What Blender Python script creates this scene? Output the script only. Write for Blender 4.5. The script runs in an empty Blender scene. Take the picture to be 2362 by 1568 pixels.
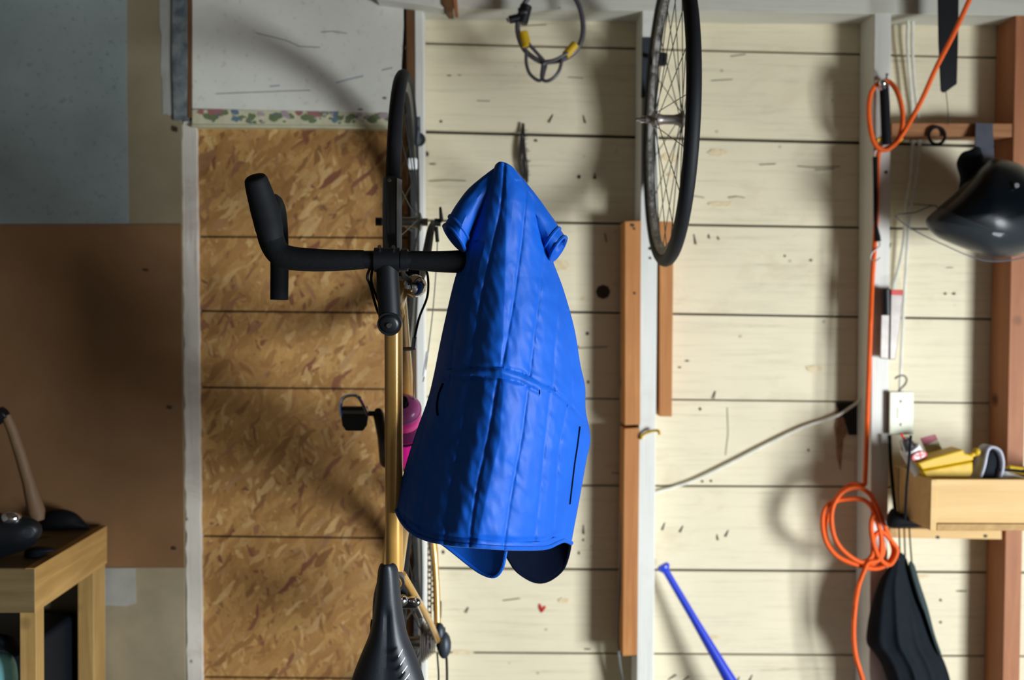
import bpy, math, random
import numpy as np
from mathutils import Vector, Matrix, noise
random.seed(7)
SC = bpy.context.scene
COL = SC.collection

# ------------------------------------------------------------------ camera
F = 2362 * 35.0 / 36.0
CAM = Vector((0.0, -2.70, 1.40))
YAW, PITCH, ROLL = math.radians(1.9), math.radians(1.7), math.radians(0.55)
fw = Vector((math.sin(YAW) * math.cos(PITCH), math.cos(YAW) * math.cos(PITCH), -math.sin(PITCH)))
rt0 = fw.cross(Vector((0, 0, 1))).normalized()
up0 = rt0.cross(fw)
RT = rt0 * math.cos(ROLL) + up0 * math.sin(ROLL)
UP = up0 * math.cos(ROLL) - rt0 * math.sin(ROLL)
cam_d = bpy.data.cameras.new('camera')
cam_d.lens, cam_d.sensor_width, cam_d.sensor_fit = 35.0, 36.0, 'HORIZONTAL'
cam_d.clip_start = 0.05
cam_d.dof.use_dof = True
cam_d.dof.focus_distance = 1.72
cam_d.dof.aperture_fstop = 2.4
cam = bpy.data.objects.new('camera', cam_d)
COL.objects.link(cam)
M = Matrix((RT, UP, -fw)).transposed().to_4x4()
M.translation = CAM
cam.matrix_world = M
SC.camera = cam

# ------------------------------------------------------------------ world, daylight, exposure
w = bpy.data.worlds.new('world'); SC.world = w; w.use_nodes = True
w.node_tree.nodes['Background'].inputs[0].default_value = (0.55, 0.70, 0.95, 1)
w.node_tree.nodes['Background'].inputs[1].default_value = 0.15
ld = bpy.data.lights.new('garage_door_daylight', 'AREA')
ld.shape = 'RECTANGLE'; ld.size = 1.7; ld.size_y = 1.15
ld.energy = 278.0; ld.color = (0.88, 0.95, 1.0)
lo = bpy.data.objects.new('garage_door_daylight', ld); COL.objects.link(lo)
lo.location = (3.18, -3.20, 0.585)
lo.rotation_euler = (0, math.radians(90), math.radians(0))
lo.rotation_euler = Vector((-1, 0, 0)).to_track_quat('-Z', 'Y').to_euler()
vs = SC.view_settings
vs.view_transform = 'Standard'; vs.look = 'None'; vs.gamma = 1.0; vs.use_curve_mapping = False
vs.exposure = 0.52

# ------------------------------------------------------------------ helpers: picture point -> place
def ray(px, py):
    return fw + RT * ((px - 1181) / F) - UP * ((py - 784) / F)
def P(px, py, d):
    """point seen at (px,py) that stands d metres out from the board wall"""
    r = ray(px, py); t = (-d - CAM.y) / r.y
    return CAM + r * t
def PZ(px, py, z):
    r = ray(px, py); t = (z - CAM.z) / r.z
    return CAM + r * t
def PX(px, py, x):
    r = ray(px, py); t = (x - CAM.x) / r.x
    return CAM + r * t
def mpp(d):               # metres per pixel at distance d from the wall
    return (2.70 - d) / F

def lin(c):
    return tuple(((v / 255) / 12.92 if v / 255 <= .04045 else ((v / 255 + .055) / 1.055) ** 2.4) for v in c) + (1,)

# ------------------------------------------------------------------ materials
def nodes(name):
    m = bpy.data.materials.new(name); m.use_nodes = True
    nt = m.node_tree; return m, nt, nt.nodes['Principled BSDF']
def nd(nt, t, **k):
    n = nt.nodes.new(t)
    for a, b in k.items():
        if a.startswith('i_'): n.inputs[a[2:].replace('_', ' ')].default_value = b
        else: setattr(n, a, b)
    return n
def coords(nt, scale=(1, 1, 1), rot=(0, 0, 0)):
    g = nd(nt, 'ShaderNodeNewGeometry')
    mp = nd(nt, 'ShaderNodeMapping')
    mp.inputs['Scale'].default_value = scale; mp.inputs['Rotation'].default_value = rot
    nt.links.new(g.outputs['Position'], mp.inputs['Vector'])
    return mp.outputs[0]
def ocoords(nt, scale=(1, 1, 1), rot=(0, 0, 0)):
    g = nd(nt, 'ShaderNodeTexCoord')
    mp = nd(nt, 'ShaderNodeMapping')
    mp.inputs['Scale'].default_value = scale; mp.inputs['Rotation'].default_value = rot
    nt.links.new(g.outputs['Object'], mp.inputs['Vector'])
    return mp.outputs[0]
def ramp(nt, fac, stops, interp='LINEAR'):
    r = nd(nt, 'ShaderNodeValToRGB'); r.color_ramp.interpolation = interp
    e = r.color_ramp.elements
    while len(e) > 1: e.remove(e[-1])
    e[0].position = stops[0][0]; e[0].color = stops[0][1]
    for p, c in stops[1:]:
        q = e.new(p); q.color = c
    nt.links.new(fac, r.inputs[0]); return r.outputs[0]
def noi(nt, vec, scale, detail=4, rough=.6, dist=0):
    n = nd(nt, 'ShaderNodeTexNoise'); n.inputs['Scale'].default_value = scale
    n.inputs['Detail'].default_value = detail; n.inputs['Roughness'].default_value = rough
    n.inputs['Distortion'].default_value = dist
    nt.links.new(vec, n.inputs['Vector']); return n.outputs['Fac']
def mix(nt, fac, a, b, mode='MIX'):
    m = nd(nt, 'ShaderNodeMix', data_type='RGBA', blend_type=mode)
    for s, v in ((m.inputs['Factor'], fac), (m.inputs[6], a), (m.inputs[7], b)):
        if hasattr(v, 'is_linked'): nt.links.new(v, s)
        else: s.default_value = v
    return m.outputs[2]
def bump(nt, bsdf, h, strength=.3, dist=.002):
    b = nd(nt, 'ShaderNodeBump'); b.inputs['Strength'].default_value = strength; b.inputs['Distance'].default_value = dist
    nt.links.new(h, b.inputs['Height']); nt.links.new(b.outputs[0], bsdf.inputs['Normal'])

def plain(name, c, rough=.5, metal=0.0, var=.12, scale=40, bmp=0, spec=.5, coat=0):
    m, nt, b = nodes(name)
    c = lin(c)
    v = coords(nt)
    f = noi(nt, v, scale)
    lo_ = tuple(x * (1 - var) for x in c[:3]) + (1,); hi_ = tuple(min(1, x * (1 + var)) for x in c[:3]) + (1,)
    nt.links.new(ramp(nt, f, [(.3, lo_), (.7, hi_)]), b.inputs['Base Color'])
    b.inputs['Roughness'].default_value = rough; b.inputs['Metallic'].default_value = metal
    b.inputs['Specular IOR Level'].default_value = spec
    if coat: b.inputs['Coat Weight'].default_value = coat; b.inputs['Coat Roughness'].default_value = .08
    if bmp: bump(nt, b, f, bmp, .002)
    return m

def painted(name, c, dirt=.5, grain='x', stain=(150, 120, 70), speck=.5):
    """old brush paint over wood: faint grain cracks, yellow stains, specks"""
    m, nt, b = nodes(name); c = lin(c)
    st = (.35, 3, 9) if grain == 'x' else (9, 3, .35)
    info = nd(nt, 'ShaderNodeObjectInfo')
    g = nd(nt, 'ShaderNodeNewGeometry')
    off = nd(nt, 'ShaderNodeVectorMath', operation='MULTIPLY_ADD')
    cmb = nd(nt, 'ShaderNodeCombineXYZ')
    for i in range(3): nt.links.new(info.outputs['Random'], cmb.inputs[i])
    nt.links.new(cmb.outputs[0], off.inputs[0]); off.inputs[1].default_value = (13, 7, 5)
    nt.links.new(g.outputs['Position'], off.inputs[2])
    def mp(s):
        q = nd(nt, 'ShaderNodeMapping'); q.inputs['Scale'].default_value = s
        nt.links.new(off.outputs[0], q.inputs['Vector']); return q.outputs[0]
    base = ramp(nt, noi(nt, mp((1, 1, 1)), 5, 5), [(.3, tuple(x * .93 for x in c[:3]) + (1,)), (.7, c)])
    # yellowish stains
    s = noi(nt, mp((.8, 1, 1.4)), 4.2, 6, .7, .4)
    sf = ramp(nt, s, [(.56, (0, 0, 0, 1)), (.80, (dirt * .55,) * 3 + (1,))])
    col = mix(nt, sf, base, lin(stain))
    # thin grain cracks
    gr = noi(nt, mp(st), 11, 7, .72, .15)
    gf = ramp(nt, gr, [(.27, (dirt,) * 3 + (1,)), (.35, (dirt * .22,) * 3 + (1,)), (.50, (0, 0, 0, 1))])
    col = mix(nt, gf, col, lin((70, 62, 48)))
    # specks (old nail marks, dents)
    vo = nd(nt, 'ShaderNodeTexVoronoi'); vo.inputs['Scale'].default_value = 13
    nt.links.new(mp((1, 1, 1.25) if grain == 'x' else (1.25, 1, 1)), vo.inputs['Vector'])
    rnd = nd(nt, 'ShaderNodeSeparateColor'); nt.links.new(vo.outputs['Color'], rnd.inputs[0])
    sel = nd(nt, 'ShaderNodeMath', operation='GREATER_THAN'); sel.inputs[1].default_value = .62
    nt.links.new(rnd.outputs[0], sel.inputs[0])
    dd = ramp(nt, vo.outputs['Distance'], [(.03, (speck,) * 3 + (1,)), (.085, (0, 0, 0, 1))])
    mu = nd(nt, 'ShaderNodeMath', operation='MULTIPLY')
    nt.links.new(dd, mu.inputs[0]); nt.links.new(sel.outputs[0], mu.inputs[1])
    col = mix(nt, mu.outputs[0], col, lin((64, 55, 40)))
    nt.links.new(col, b.inputs['Base Color'])
    b.inputs['Roughness'].default_value = .62; b.inputs['Specular IOR Level'].default_value = .3
    bump(nt, b, gr, .25, .003)
    return m

def wood(name, c1, c2, axis='z', rough=.6, knots=True, sc=1.0):
    m, nt, b = nodes(name)
    s = {'x': (.5, 8, 8), 'z': (8, 8, .5), 'y': (8, .5, 8)}[axis]
    s = tuple(v * sc for v in s)
    v = coords(nt, s)
    f = noi(nt, v, 6, 6, .65, .8)
    col = ramp(nt, f, [(.25, lin(c2)), (.5, lin(tuple((a + d) / 2 for a, d in zip(c1, c2)))), (.72, lin(c1))])
    f2 = noi(nt, coords(nt), 9, 3)
    col = mix(nt, ramp(nt, f2, [(.4, (0, 0, 0, 1)), (.75, (.35, .35, .35, 1))]), col, lin(c2))
    if knots:
        vo = nd(nt, 'ShaderNodeTexVoronoi'); vo.inputs['Scale'].default_value = 7
        nt.links.new(coords(nt, (1, 1, 1)), vo.inputs['Vector'])
        k = ramp(nt, vo.outputs['Distance'], [(.05, (.85, .85, .85, 1)), (.16, (0, 0, 0, 1))])
        col = mix(nt, k, col, lin(tuple(x * .45 for x in c2)))
    nt.links.new(col, b.inputs['Base Color'])
    b.inputs['Roughness'].default_value = rough; b.inputs['Specular IOR Level'].default_value = .3
    bump(nt, b, f, .25, .002)
    return m

def osb(name):
    m, nt, b = nodes(name)
    pal = [(0, lin((132, 90, 46))), (.14, lin((160, 115, 60))), (.36, lin((174, 128, 70))),
           (.58, lin((190, 146, 84))), (.76, lin((162, 117, 62))), (.90, lin((210, 172, 112))), (.97, lin((126, 76, 50)))]
    col = None
    for i, (ang, sx, sz) in enumerate(((20, 1, 3.4), (-38, 1, 3.9), (72, 1, 3.6), (-75, 1, 4.2), (48, 1, 3.2))):
        g = nd(nt, 'ShaderNodeNewGeometry')
        # gentle warp so that strands are irregular
        nz = nd(nt, 'ShaderNodeTexNoise'); nz.inputs['Scale'].default_value = 11; nz.inputs['Detail'].default_value = 3
        nt.links.new(g.outputs['Position'], nz.inputs['Vector'])
        ma = nd(nt, 'ShaderNodeVectorMath', operation='MULTIPLY_ADD')
        nt.links.new(nz.outputs['Color'], ma.inputs[0]); ma.inputs[1].default_value = (.05, .05, .05)
        nt.links.new(g.outputs['Position'], ma.inputs[2])
        r = nd(nt, 'ShaderNodeMapping'); r.inputs['Rotation'].default_value = (0, math.radians(ang), 0)
        r.inputs['Location'].default_value = (i * 3.1, 0, i * 1.7)
        nt.links.new(ma.outputs[0], r.inputs['Vector'])
        q = nd(nt, 'ShaderNodeMapping'); q.inputs['Scale'].default_value = (21 * sx, 1, 24 * sz)
        nt.links.new(r.outputs[0], q.inputs['Vector'])
        vo = nd(nt, 'ShaderNodeTexVoronoi', voronoi_dimensions='3D'); vo.inputs['Scale'].default_value = 1.0
        nt.links.new(q.outputs[0], vo.inputs['Vector'])
        sp = nd(nt, 'ShaderNodeSeparateColor'); nt.links.new(vo.outputs['Color'], sp.inputs[0])
        c = ramp(nt, sp.outputs[0], pal)
        fine = noi(nt, q.outputs[0], 3.5, 4, .7)
        c = mix(nt, ramp(nt, fine, [(.3, (.30,) * 3 + (1,)), (.62, (0, 0, 0, 1))]), c, lin((84, 52, 26)))
        if col is None: col = c
        else:
            th = nd(nt, 'ShaderNodeMath', operation='GREATER_THAN'); th.inputs[1].default_value = .60
            nt.links.new(sp.outputs[1], th.inputs[0])
            col = mix(nt, th.outputs[0], col, c)
    big = noi(nt, coords(nt), 5, 4)
    col = mix(nt, ramp(nt, big, [(.42, (0, 0, 0, 1)), (.75, (.4, .4, .4, 1))]), col, lin((140, 96, 54)))
    dk = noi(nt, coords(nt, (1, 1, 1)), 26, 5, .6, .5)
    col = mix(nt, ramp(nt, dk, [(.64, (0, 0, 0, 1)), (.74, (.7, .7, .7, 1))]), col, lin((74, 40, 28)))
    nt.links.new(col, b.inputs['Base Color'])
    b.inputs['Roughness'].default_value = .62
    bump(nt, b, dk, .2, .002)
    return m

def stained(name, c1, c2, sc=6, rough=.8, contrast=(.3, .7), fleck=None):
    m, nt, b = nodes(name)
    f = noi(nt, coords(nt), sc, 7, .62, .3)
    col = ramp(nt, f, [(contrast[0], lin(c1)), (contrast[1], lin(c2))])
    if fleck:
        f2 = noi(nt, coords(nt), 75, 2, .5)
        col = mix(nt, ramp(nt, f2, [(.62, (0, 0, 0, 1)), (.75, (.7, .7, .7, 1))]), col, lin(fleck))
    nt.links.new(col, b.inputs['Base Color'])
    b.inputs['Roughness'].default_value = rough; b.inputs['Specular IOR Level'].default_value = .2
    bump(nt, b, f, .12, .003)
    return m

def clear(name, c=(.85, .9, .92), alpha=.2, rough=.04):
    m, nt, b = nodes(name)
    f = noi(nt, coords(nt), 30)
    nt.links.new(ramp(nt, f, [(.3, tuple(x * .9 for x in c) + (1,)), (.7, c + (1,))]), b.inputs['Base Color'])
    b.inputs['Roughness'].default_value = rough; b.inputs['Alpha'].default_value = alpha
    return m

MAT = dict(
    board=painted('cream_painted_boards', (226, 214, 184), .6, 'x'),
    stud=painted('white_painted_stud', (226, 224, 216), .5, 'z', speck=.4),
    plate=painted('painted_top_plate', (205, 203, 190), .5, 'x'),
    oldstud=painted('flaking_white_stud', (216, 208, 196), .9, 'z', (120, 80, 56), .8),
    gap=plain('dark_gap', (30, 32, 30), .9),
    osb=osb('strand_board'),
    panel=stained('white_panel', (208, 206, 196), (222, 220, 210), 5, .6, fleck=(194, 188, 172)),
    sheet=stained('blue_grey_sheet', (128, 138, 138), (146, 156, 154), 4, .7, fleck=(108, 118, 120)),
    plaster=stained('beige_plasterboard', (128, 118, 92), (146, 136, 110), 5, .8),
    plaster_low=stained('dirty_plasterboard', (136, 126, 104), (162, 148, 120), 7, .8, (.3, .72)),
    spackle=stained('white_filler', (168, 168, 162), (148, 146, 138), 12, .8),
    bluewood=stained('weathered_blue_grey_wood', (62, 76, 88), (138, 142, 140), 22, .8, (.35, .7)),
    hardboard=stained('brown_hardboard', (116, 86, 58), (132, 98, 66), 3.5, .75),
    stud_brown=wood('brown_stud', (176, 118, 80), (150, 94, 62), 'z'),
    block=wood('orange_lumber', (196, 136, 78), (166, 106, 58), 'z'),
    railw=wood('rail_lumber', (176, 126, 82), (138, 90, 54), 'x'),
    bare=wood('bare_brown_wood', (124, 86, 54), (92, 62, 38), 'z'),
    pine=wood('pine_bench', (190, 152, 92), (150, 112, 60), 'y', sc=.8),
    pinez=wood('pine_leg', (182, 148, 92), (146, 112, 62), 'z', sc=.8),
    pinedark=wood('old_pine', (128, 108, 74), (96, 80, 52), 'x', sc=.8),
    ply=wood('pine_tray', (216, 180, 122), (196, 156, 98), 'x', sc=.6, knots=False),
    ceil=wood('ceiling_boards', (132, 104, 74), (92, 70, 48), 'x'),
    concrete=stained('concrete', (84, 80, 74), (112, 108, 100), 4, .85),
    sidewall=stained('bare_side_wall', (80, 78, 74), (104, 100, 94), 4, .85),
    rubber=plain('black_rubber', (6, 9, 14), .75, var=.2, spec=.25),
    tire=plain('tyre', (13, 17, 23), .65, var=.2, spec=.35),
    tape=plain('bar_tape', (5, 8, 12), .8, var=.25, scale=120, bmp=.3, spec=.22),
    blackmetal=plain('black_metal', (10, 13, 18), .5, .0, spec=.35),
    plastic=plain('black_plastic', (10, 14, 20), .42),
    saddle=plain('saddle_leather', (20, 25, 34), .48, bmp=.1, scale=300),
    alu=plain('aluminium', (150, 150, 150), .32, 1.0, bmp=.1),
    rim=plain('grey_rim', (92, 94, 96), .4, .8),
    oldrim=stained('worn_rim', (70, 68, 66), (170, 166, 160), 60, .4, (.35, .65)),
    chrome=plain('chrome', (215, 215, 218), .12, 1.0, var=.05),
    spoke=plain('spoke_steel', (78, 82, 80), .4, .8),
    gold=plain('gold_frame', (196, 150, 76), .28, .35, var=.06, coat=.6),
    pink=plain('pink_bottle', (236, 20, 150), .35, var=.05),
    pinkpale=plain('pale_pink_cap', (176, 84, 140), .3, var=.25, scale=25),
    purple=plain('bottle_print', (96, 20, 72), .4),
    guard=plain('mudguard_plastic', (52, 58, 64), .22, var=.05, coat=.5),
    guard_highlight=plain('mudguard_highlight', (196, 206, 212), .4, var=.04),
    vest=None,
    lining=plain('navy_lining', (2, 9, 28), .9, var=.15, spec=.08),
    vestdark=plain('dark_blue_trim', (6, 38, 96), .5),
    orange=plain('orange_cord', (234, 96, 34), .6, var=.06, spec=.2),
    white_cable=plain('white_cable', (222, 219, 206), .5),
    grey_cable=plain('grey_cable', (112, 112, 110), .5),
    lockcable=plain('grey_vinyl_cable', (78, 74, 80), .35),
    yellow=plain('yellow', (204, 164, 8), .55, var=.08),
    blue=plain('blue_bat', (36, 62, 196), .35, var=.06, coat=.3),
    bagcloth=plain('dark_bag_cloth', (9, 18, 25), .8, var=.2, spec=.2),
    mesh=plain('bag_mesh', (42, 56, 58), .85, var=.3, scale=240),
    ivory=plain('ivory_plastic', (226, 226, 200), .45, var=.03),
    steel=plain('dull_steel', (140, 132, 126), .42, .7),
    darksteel=plain('dark_steel', (60, 66, 74), .5, .5),
    rust=plain('rusty_nail', (62, 50, 40), .7, .3),
    helmet=plain('dark_helmet', (4, 10, 15), .28, var=.1, spec=.22),
    strap=plain('grey_strap', (92, 94, 106), .7),
    visor=clear('clear_visor', (.22, .25, .27), .07, .12),
    red=plain('red', (200, 44, 36), .45),
    maroon=plain('maroon_card', (150, 48, 66), .55),
    white=plain('white_plastic', (226, 226, 226), .45, var=.04),
    grey=plain('grey_glove', (168, 168, 178), .7),
    teal=plain('teal_bag', (150, 232, 242), .35, var=.3, scale=14),
    navy=plain('dark_navy', (10, 16, 24), .6, spec=.25),
    handle=wood('hammer_handle', (124, 98, 72), (104, 80, 58), 'z', knots=False),
    cream=plain('cream_paper', (196, 192, 160), .7),
    p_red=plain('print_red', (156, 100, 100), .8), p_green=plain('print_green', (104, 114, 78), .8),
    p_blue=plain('print_blue', (92, 114, 128), .8), p_lilac=plain('print_lilac', (164, 146, 150), .8),
    rotten=stained('rotten_wood', (176, 140, 112), (120, 84, 62), 40, .9),
    knotm=stained('stained_knot', (206, 182, 138), (226, 212, 180), 60, .7),
    hair=plain('dark_frayed_fibre', (44, 40, 36), .9, var=.4),
    pencil=plain('blue_pencil', (130, 136, 156), .8), dirtm=plain('grime', (96, 88, 70), .9),
)
# the vest's nylon
m, nt, b = nodes('blue_nylon'); MAT['vest'] = m
f = noi(nt, coords(nt), 7, 3)
nt.links.new(ramp(nt, f, [(.3, lin((1, 76, 172))), (.7, lin((2, 85, 187)))]), b.inputs['Base Color'])
b.inputs['Roughness'].default_value = .56; b.inputs['Specular IOR Level'].default_value = .28
b.inputs['Sheen Weight'].default_value = .16; b.inputs['Sheen Roughness'].default_value = .35; b.inputs['Sheen Tint'].default_value = (.6, .8, 1, 1)
fz = noi(nt, coords(nt, (1, 1, 1), (0, .5, 0)), 38, 5, .55, 1.2); bump(nt, b, fz, .16, .003)

# ------------------------------------------------------------------ mesh helpers
ORG = {}
class MB:
    def __init__(s): s.v = []; s.f = []; s.m = []; s.mi = 0
    def add(s, vs, fs):
        o = len(s.v); s.v += [Vector(p) for p in vs]
        s.f += [tuple(i + o for i in q) for q in fs]; s.m += [s.mi] * len(fs); return s
    def box(s, a, b_):
        (x0, y0, z0), (x1, y1, z1) = a, b_
        v = [(x0, y0, z0), (x1, y0, z0), (x1, y1, z0), (x0, y1, z0), (x0, y0, z1), (x1, y0, z1), (x1, y1, z1), (x0, y1, z1)]
        return s.add(v, [(0, 3, 2, 1), (4, 5, 6, 7), (0, 1, 5, 4), (1, 2, 6, 5), (2, 3, 7, 6), (3, 0, 4, 7)])
    def prism(s, pts, vec):
        """front outline pts, pushed along vec"""
        pts = [Vector(p) for p in pts]; vec = Vector(vec); n = len(pts)
        fs = [tuple(range(n)), tuple(range(2 * n - 1, n - 1, -1))]
        fs += [((i + 1) % n, i, n + i, n + (i + 1) % n) for i in range(n)]
        return s.add(pts + [p + vec for p in pts], fs)
    def bar(s, a, b_, wv, hv):
        """box along a->b with half-extent vectors wv, hv"""
        a, b_, wv, hv = map(Vector, (a, b_, wv, hv))
        return s.prism([a + wv + hv, a - wv + hv, a - wv - hv, a + wv - hv], b_ - a)
    def tube(s, pts, r, n=8, closed=False, caps=True):
        pts = [Vector(p) for p in pts]; k = len(pts)
        rs = r if isinstance(r, (list, tuple, np.ndarray)) else [r] * k
        t = [(pts[(i + 1) % k] - pts[i - 1]) if closed else (pts[min(i + 1, k - 1)] - pts[max(i - 1, 0)]) for i in range(k)]
        t = [q.normalized() if q.length > 1e-9 else Vector((0, 0, 1)) for q in t]
        a = Vector((0, 0, 1)) if abs(t[0].z) < .9 else Vector((1, 0, 0))
        u = (a - t[0] * a.dot(t[0])).normalized(); vs_ = []
        for i in range(k):
            u = u - t[i] * u.dot(t[i])
            u = u.normalized() if u.length > 1e-6 else t[i].orthogonal().normalized()
            q = t[i].cross(u)
            for j in range(n):
                an = 2 * math.pi * j / n
                vs_.append(pts[i] + (u * math.cos(an) + q * math.sin(an)) * rs[i])
        fs = []
        for i in range(k if closed else k - 1):
            for j in range(n):
                a0, b0 = i * n + j, i * n + (j + 1) % n
                a1, b1 = ((i + 1) % k) * n + j, ((i + 1) % k) * n + (j + 1) % n
                fs.append((a0, b0, b1, a1))
        if caps and not closed:
            fs.append(tuple(range(n - 1, -1, -1))); fs.append(tuple((k - 1) * n + j for j in range(n)))
        return s.add(vs_, fs)
    def lathe(s, c, ax, prof, n=24, a0=0, a1=360, e1=None, loop=False, cap=False):
        """prof = [(radius, along axis)]; ring or solid of revolution"""
        c = Vector(c); ax = Vector(ax).normalized()
        e1 = Vector(e1).normalized() if e1 else ax.orthogonal().normalized()
        e2 = ax.cross(e1); full = abs(a1 - a0 - 360) < 1e-6
        k = n if full else n + 1; vs_ = []
        for i in range(k):
            an = math.radians(a0 + (a1 - a0) * i / n)
            dr = e1 * math.cos(an) + e2 * math.sin(an)
            vs_ += [c + dr * r + ax * h for r, h in prof]
        mN = len(prof); fs = []
        for i in range(n):
            i2 = (i + 1) % k
            for j in range(mN if loop else mN - 1):
                j2 = (j + 1) % mN
                fs.append((i * mN + j, i2 * mN + j, i2 * mN + j2, i * mN + j2))
        if cap and full:
            fs.append(tuple(i * mN for i in range(k))); fs.append(tuple(i * mN + mN - 1 for i in range(k - 1, -1, -1)))
        if loop and not full:
            fs.append(tuple(range(mN))); fs.append(tuple(reversed(range(n * mN, n * mN + mN))))
        return s.add(vs_, fs)
    def ball(s, c, r, n=12, sc=(1, 1, 1)):
        c = Vector(c); vs_ = []; fs = []; mm = n // 2 + 1
        for i in range(mm):
            th = math.pi * i / (mm - 1)
            for j in range(n):
                ph = 2 * math.pi * j / n
                vs_.append(c + Vector((r * sc[0] * math.sin(th) * math.cos(ph), r * sc[1] * math.sin(th) * math.sin(ph), r * sc[2] * math.cos(th))))
        for i in range(mm - 1):
            for j in range(n):
                fs.append((i * n + j, (i + 1) * n + j, (i + 1) * n + (j + 1) % n, i * n + (j + 1) % n))
        return s.add(vs_, fs)
    def grid(s, rows, closed=False):
        nr, nc = len(rows), len(rows[0]); fs = []
        for i in range(nr - 1):
            for j in range(nc if closed else nc - 1):
                fs.append((i * nc + j, (i + 1) * nc + j, (i + 1) * nc + (j + 1) % nc, i * nc + (j + 1) % nc))
        return s.add([p for r in rows for p in r], fs)
    def build(s, name, mat, parent=None, smooth=True, bev=0, solid=0, sub=0, angle=40, label=None):
        org = ORG.get(parent.name, Vector((0, 0, 0))) if parent else Vector((0, 0, 0))
        if parent is None:
            lo_ = Vector((min(p.x for p in s.v), min(p.y for p in s.v), min(p.z for p in s.v)))
            hi_ = Vector((max(p.x for p in s.v), max(p.y for p in s.v), max(p.z for p in s.v)))
            org = Vector(((lo_.x + hi_.x) / 2, (lo_.y + hi_.y) / 2, lo_.z))
        me = bpy.data.meshes.new(name)
        me.from_pydata([tuple(p - org) for p in s.v], [], s.f)
        mats = mat if isinstance(mat, list) else [mat]
        for q in mats: me.materials.append(MAT[q] if isinstance(q, str) else q)
        if len(mats) > 1: me.polygons.foreach_set('material_index', s.m)
        me.validate(); me.update()
        import bmesh
        bm = bmesh.new(); bm.from_mesh(me); bmesh.ops.recalc_face_normals(bm, faces=bm.faces); bm.to_mesh(me); bm.free()
        if smooth:
            me.polygons.foreach_set('use_smooth', [True] * len(me.polygons))
            me.set_sharp_from_angle(angle=math.radians(angle))
        o = bpy.data.objects.new(name, me); COL.objects.link(o)
        if parent: o.parent = parent
        else: o.location = org
        ORG[o.name] = org
        if solid:
            q = o.modifiers.new('thickness', 'SOLIDIFY'); q.thickness = solid; q.offset = -1
        if bev:
            q = o.modifiers.new('edge', 'BEVEL'); q.width = bev; q.segments = 2; q.limit_method = 'ANGLE'
        if sub:
            q = o.modifiers.new('smooth', 'SUBSURF'); q.levels = sub; q.render_levels = sub
        if label: o['label'] = label
        return o

def thing(name, label, cat, loc, group=None):
    o = bpy.data.objects.new(name, None); COL.objects.link(o)
    o.empty_display_size = .05
    o.location = loc; ORG[o.name] = Vector(loc)
    o['label'] = label; o['category'] = cat
    if group: o['group'] = group
    return o
def tag(o, label, cat, group=None):
    o['label'] = label; o['category'] = cat
    if group: o['group'] = group
    return o
def struct(o): o['kind'] = 'structure'; return o

def cr(pts, n=8, closed=False):
    """Catmull-Rom through points (any dimension)"""
    p = [np.array(q, float) for q in pts]; k = len(p); out = []
    for i in range(k if closed else k - 1):
        a = p[i - 1] if (closed or i > 0) else 2 * p[0] - p[1]
        b_, c = p[i], p[(i + 1) % k]
        d = p[(i + 2) % k] if (closed or i + 2 < k) else 2 * p[-1] - p[-2]
        for j in range(n):
            t = j / n
            out.append(.5 * ((2 * b_) + (c - a) * t + (2 * a - 5 * b_ + 4 * c - d) * t * t + (3 * b_ - a - 3 * c + d) * t ** 3))
    if not closed: out.append(p[-1])
    return out
def pxline(pts, n=6, closed=False):
    """(px,py,d) control points -> smooth 3-D polyline"""
    return [P(*q) for q in cr(pts, n, closed)]
def quad(x0, y0, x1, y1, d, skew=None):
    return [P(x0, y0, d), P(x1, y0, d), P(x1, y1, d), P(x0, y1, d)]
def slab(pix, d, th):
    """outline in picture points at distance d, th thick towards the wall"""
    return MB().prism([P(x, y, d) for x, y in pix], (0, th, 0))

# ================================================================== STRUCTURE
ROOM_X0, ROOM_X1, ROOM_Y0, H = -2.3, 3.15, -5.6, 2.46
struct(MB().box((ROOM_X0 - .3, ROOM_Y0 - .2, -.1), (ROOM_X1 + .6, .35, 0)).build('floor', 'concrete', smooth=False))
struct(MB().box((ROOM_X0 - .1, ROOM_Y0, H), (ROOM_X1 + .1, .12, H + .06)).build('ceiling', 'ceil', smooth=False))
struct(MB().box((ROOM_X0 - .12, ROOM_Y0, 0), (ROOM_X0, .1, H)).build('wall_left', 'sidewall', smooth=False))
struct(MB().box((ROOM_X0, ROOM_Y0 - .12, 0), (ROOM_X1, ROOM_Y0, H)).build('wall_front', 'sidewall', smooth=False))
wr = MB().box((ROOM_X1, -2.3, 0), (ROOM_X1 + .1, .12, H)).box((ROOM_X1, ROOM_Y0, 0), (ROOM_X1 + .1, -4.1, H)).box((ROOM_X1, -4.1, 1.17), (ROOM_X1 + .1, -2.3, H))
struct(wr.build('wall_right', 'sidewall', smooth=False))
# unseen panel added above the door opening to keep daylight off the upper wall
struct(MB().box((1.70, -4.2, 1.205), (ROOM_X1, -2.1, 1.245)).build('shade_panel', 'ceil', smooth=False))

wall = struct(MB().box((ROOM_X0, .022, 0), (ROOM_X1, .05, H)).build('wall_back', 'gap', smooth=False))
def piece(mb, name, mat, bev=.0015, smooth=True, parent=wall): return mb.build(name, mat, parent, smooth=smooth, bev=bev)

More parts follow.
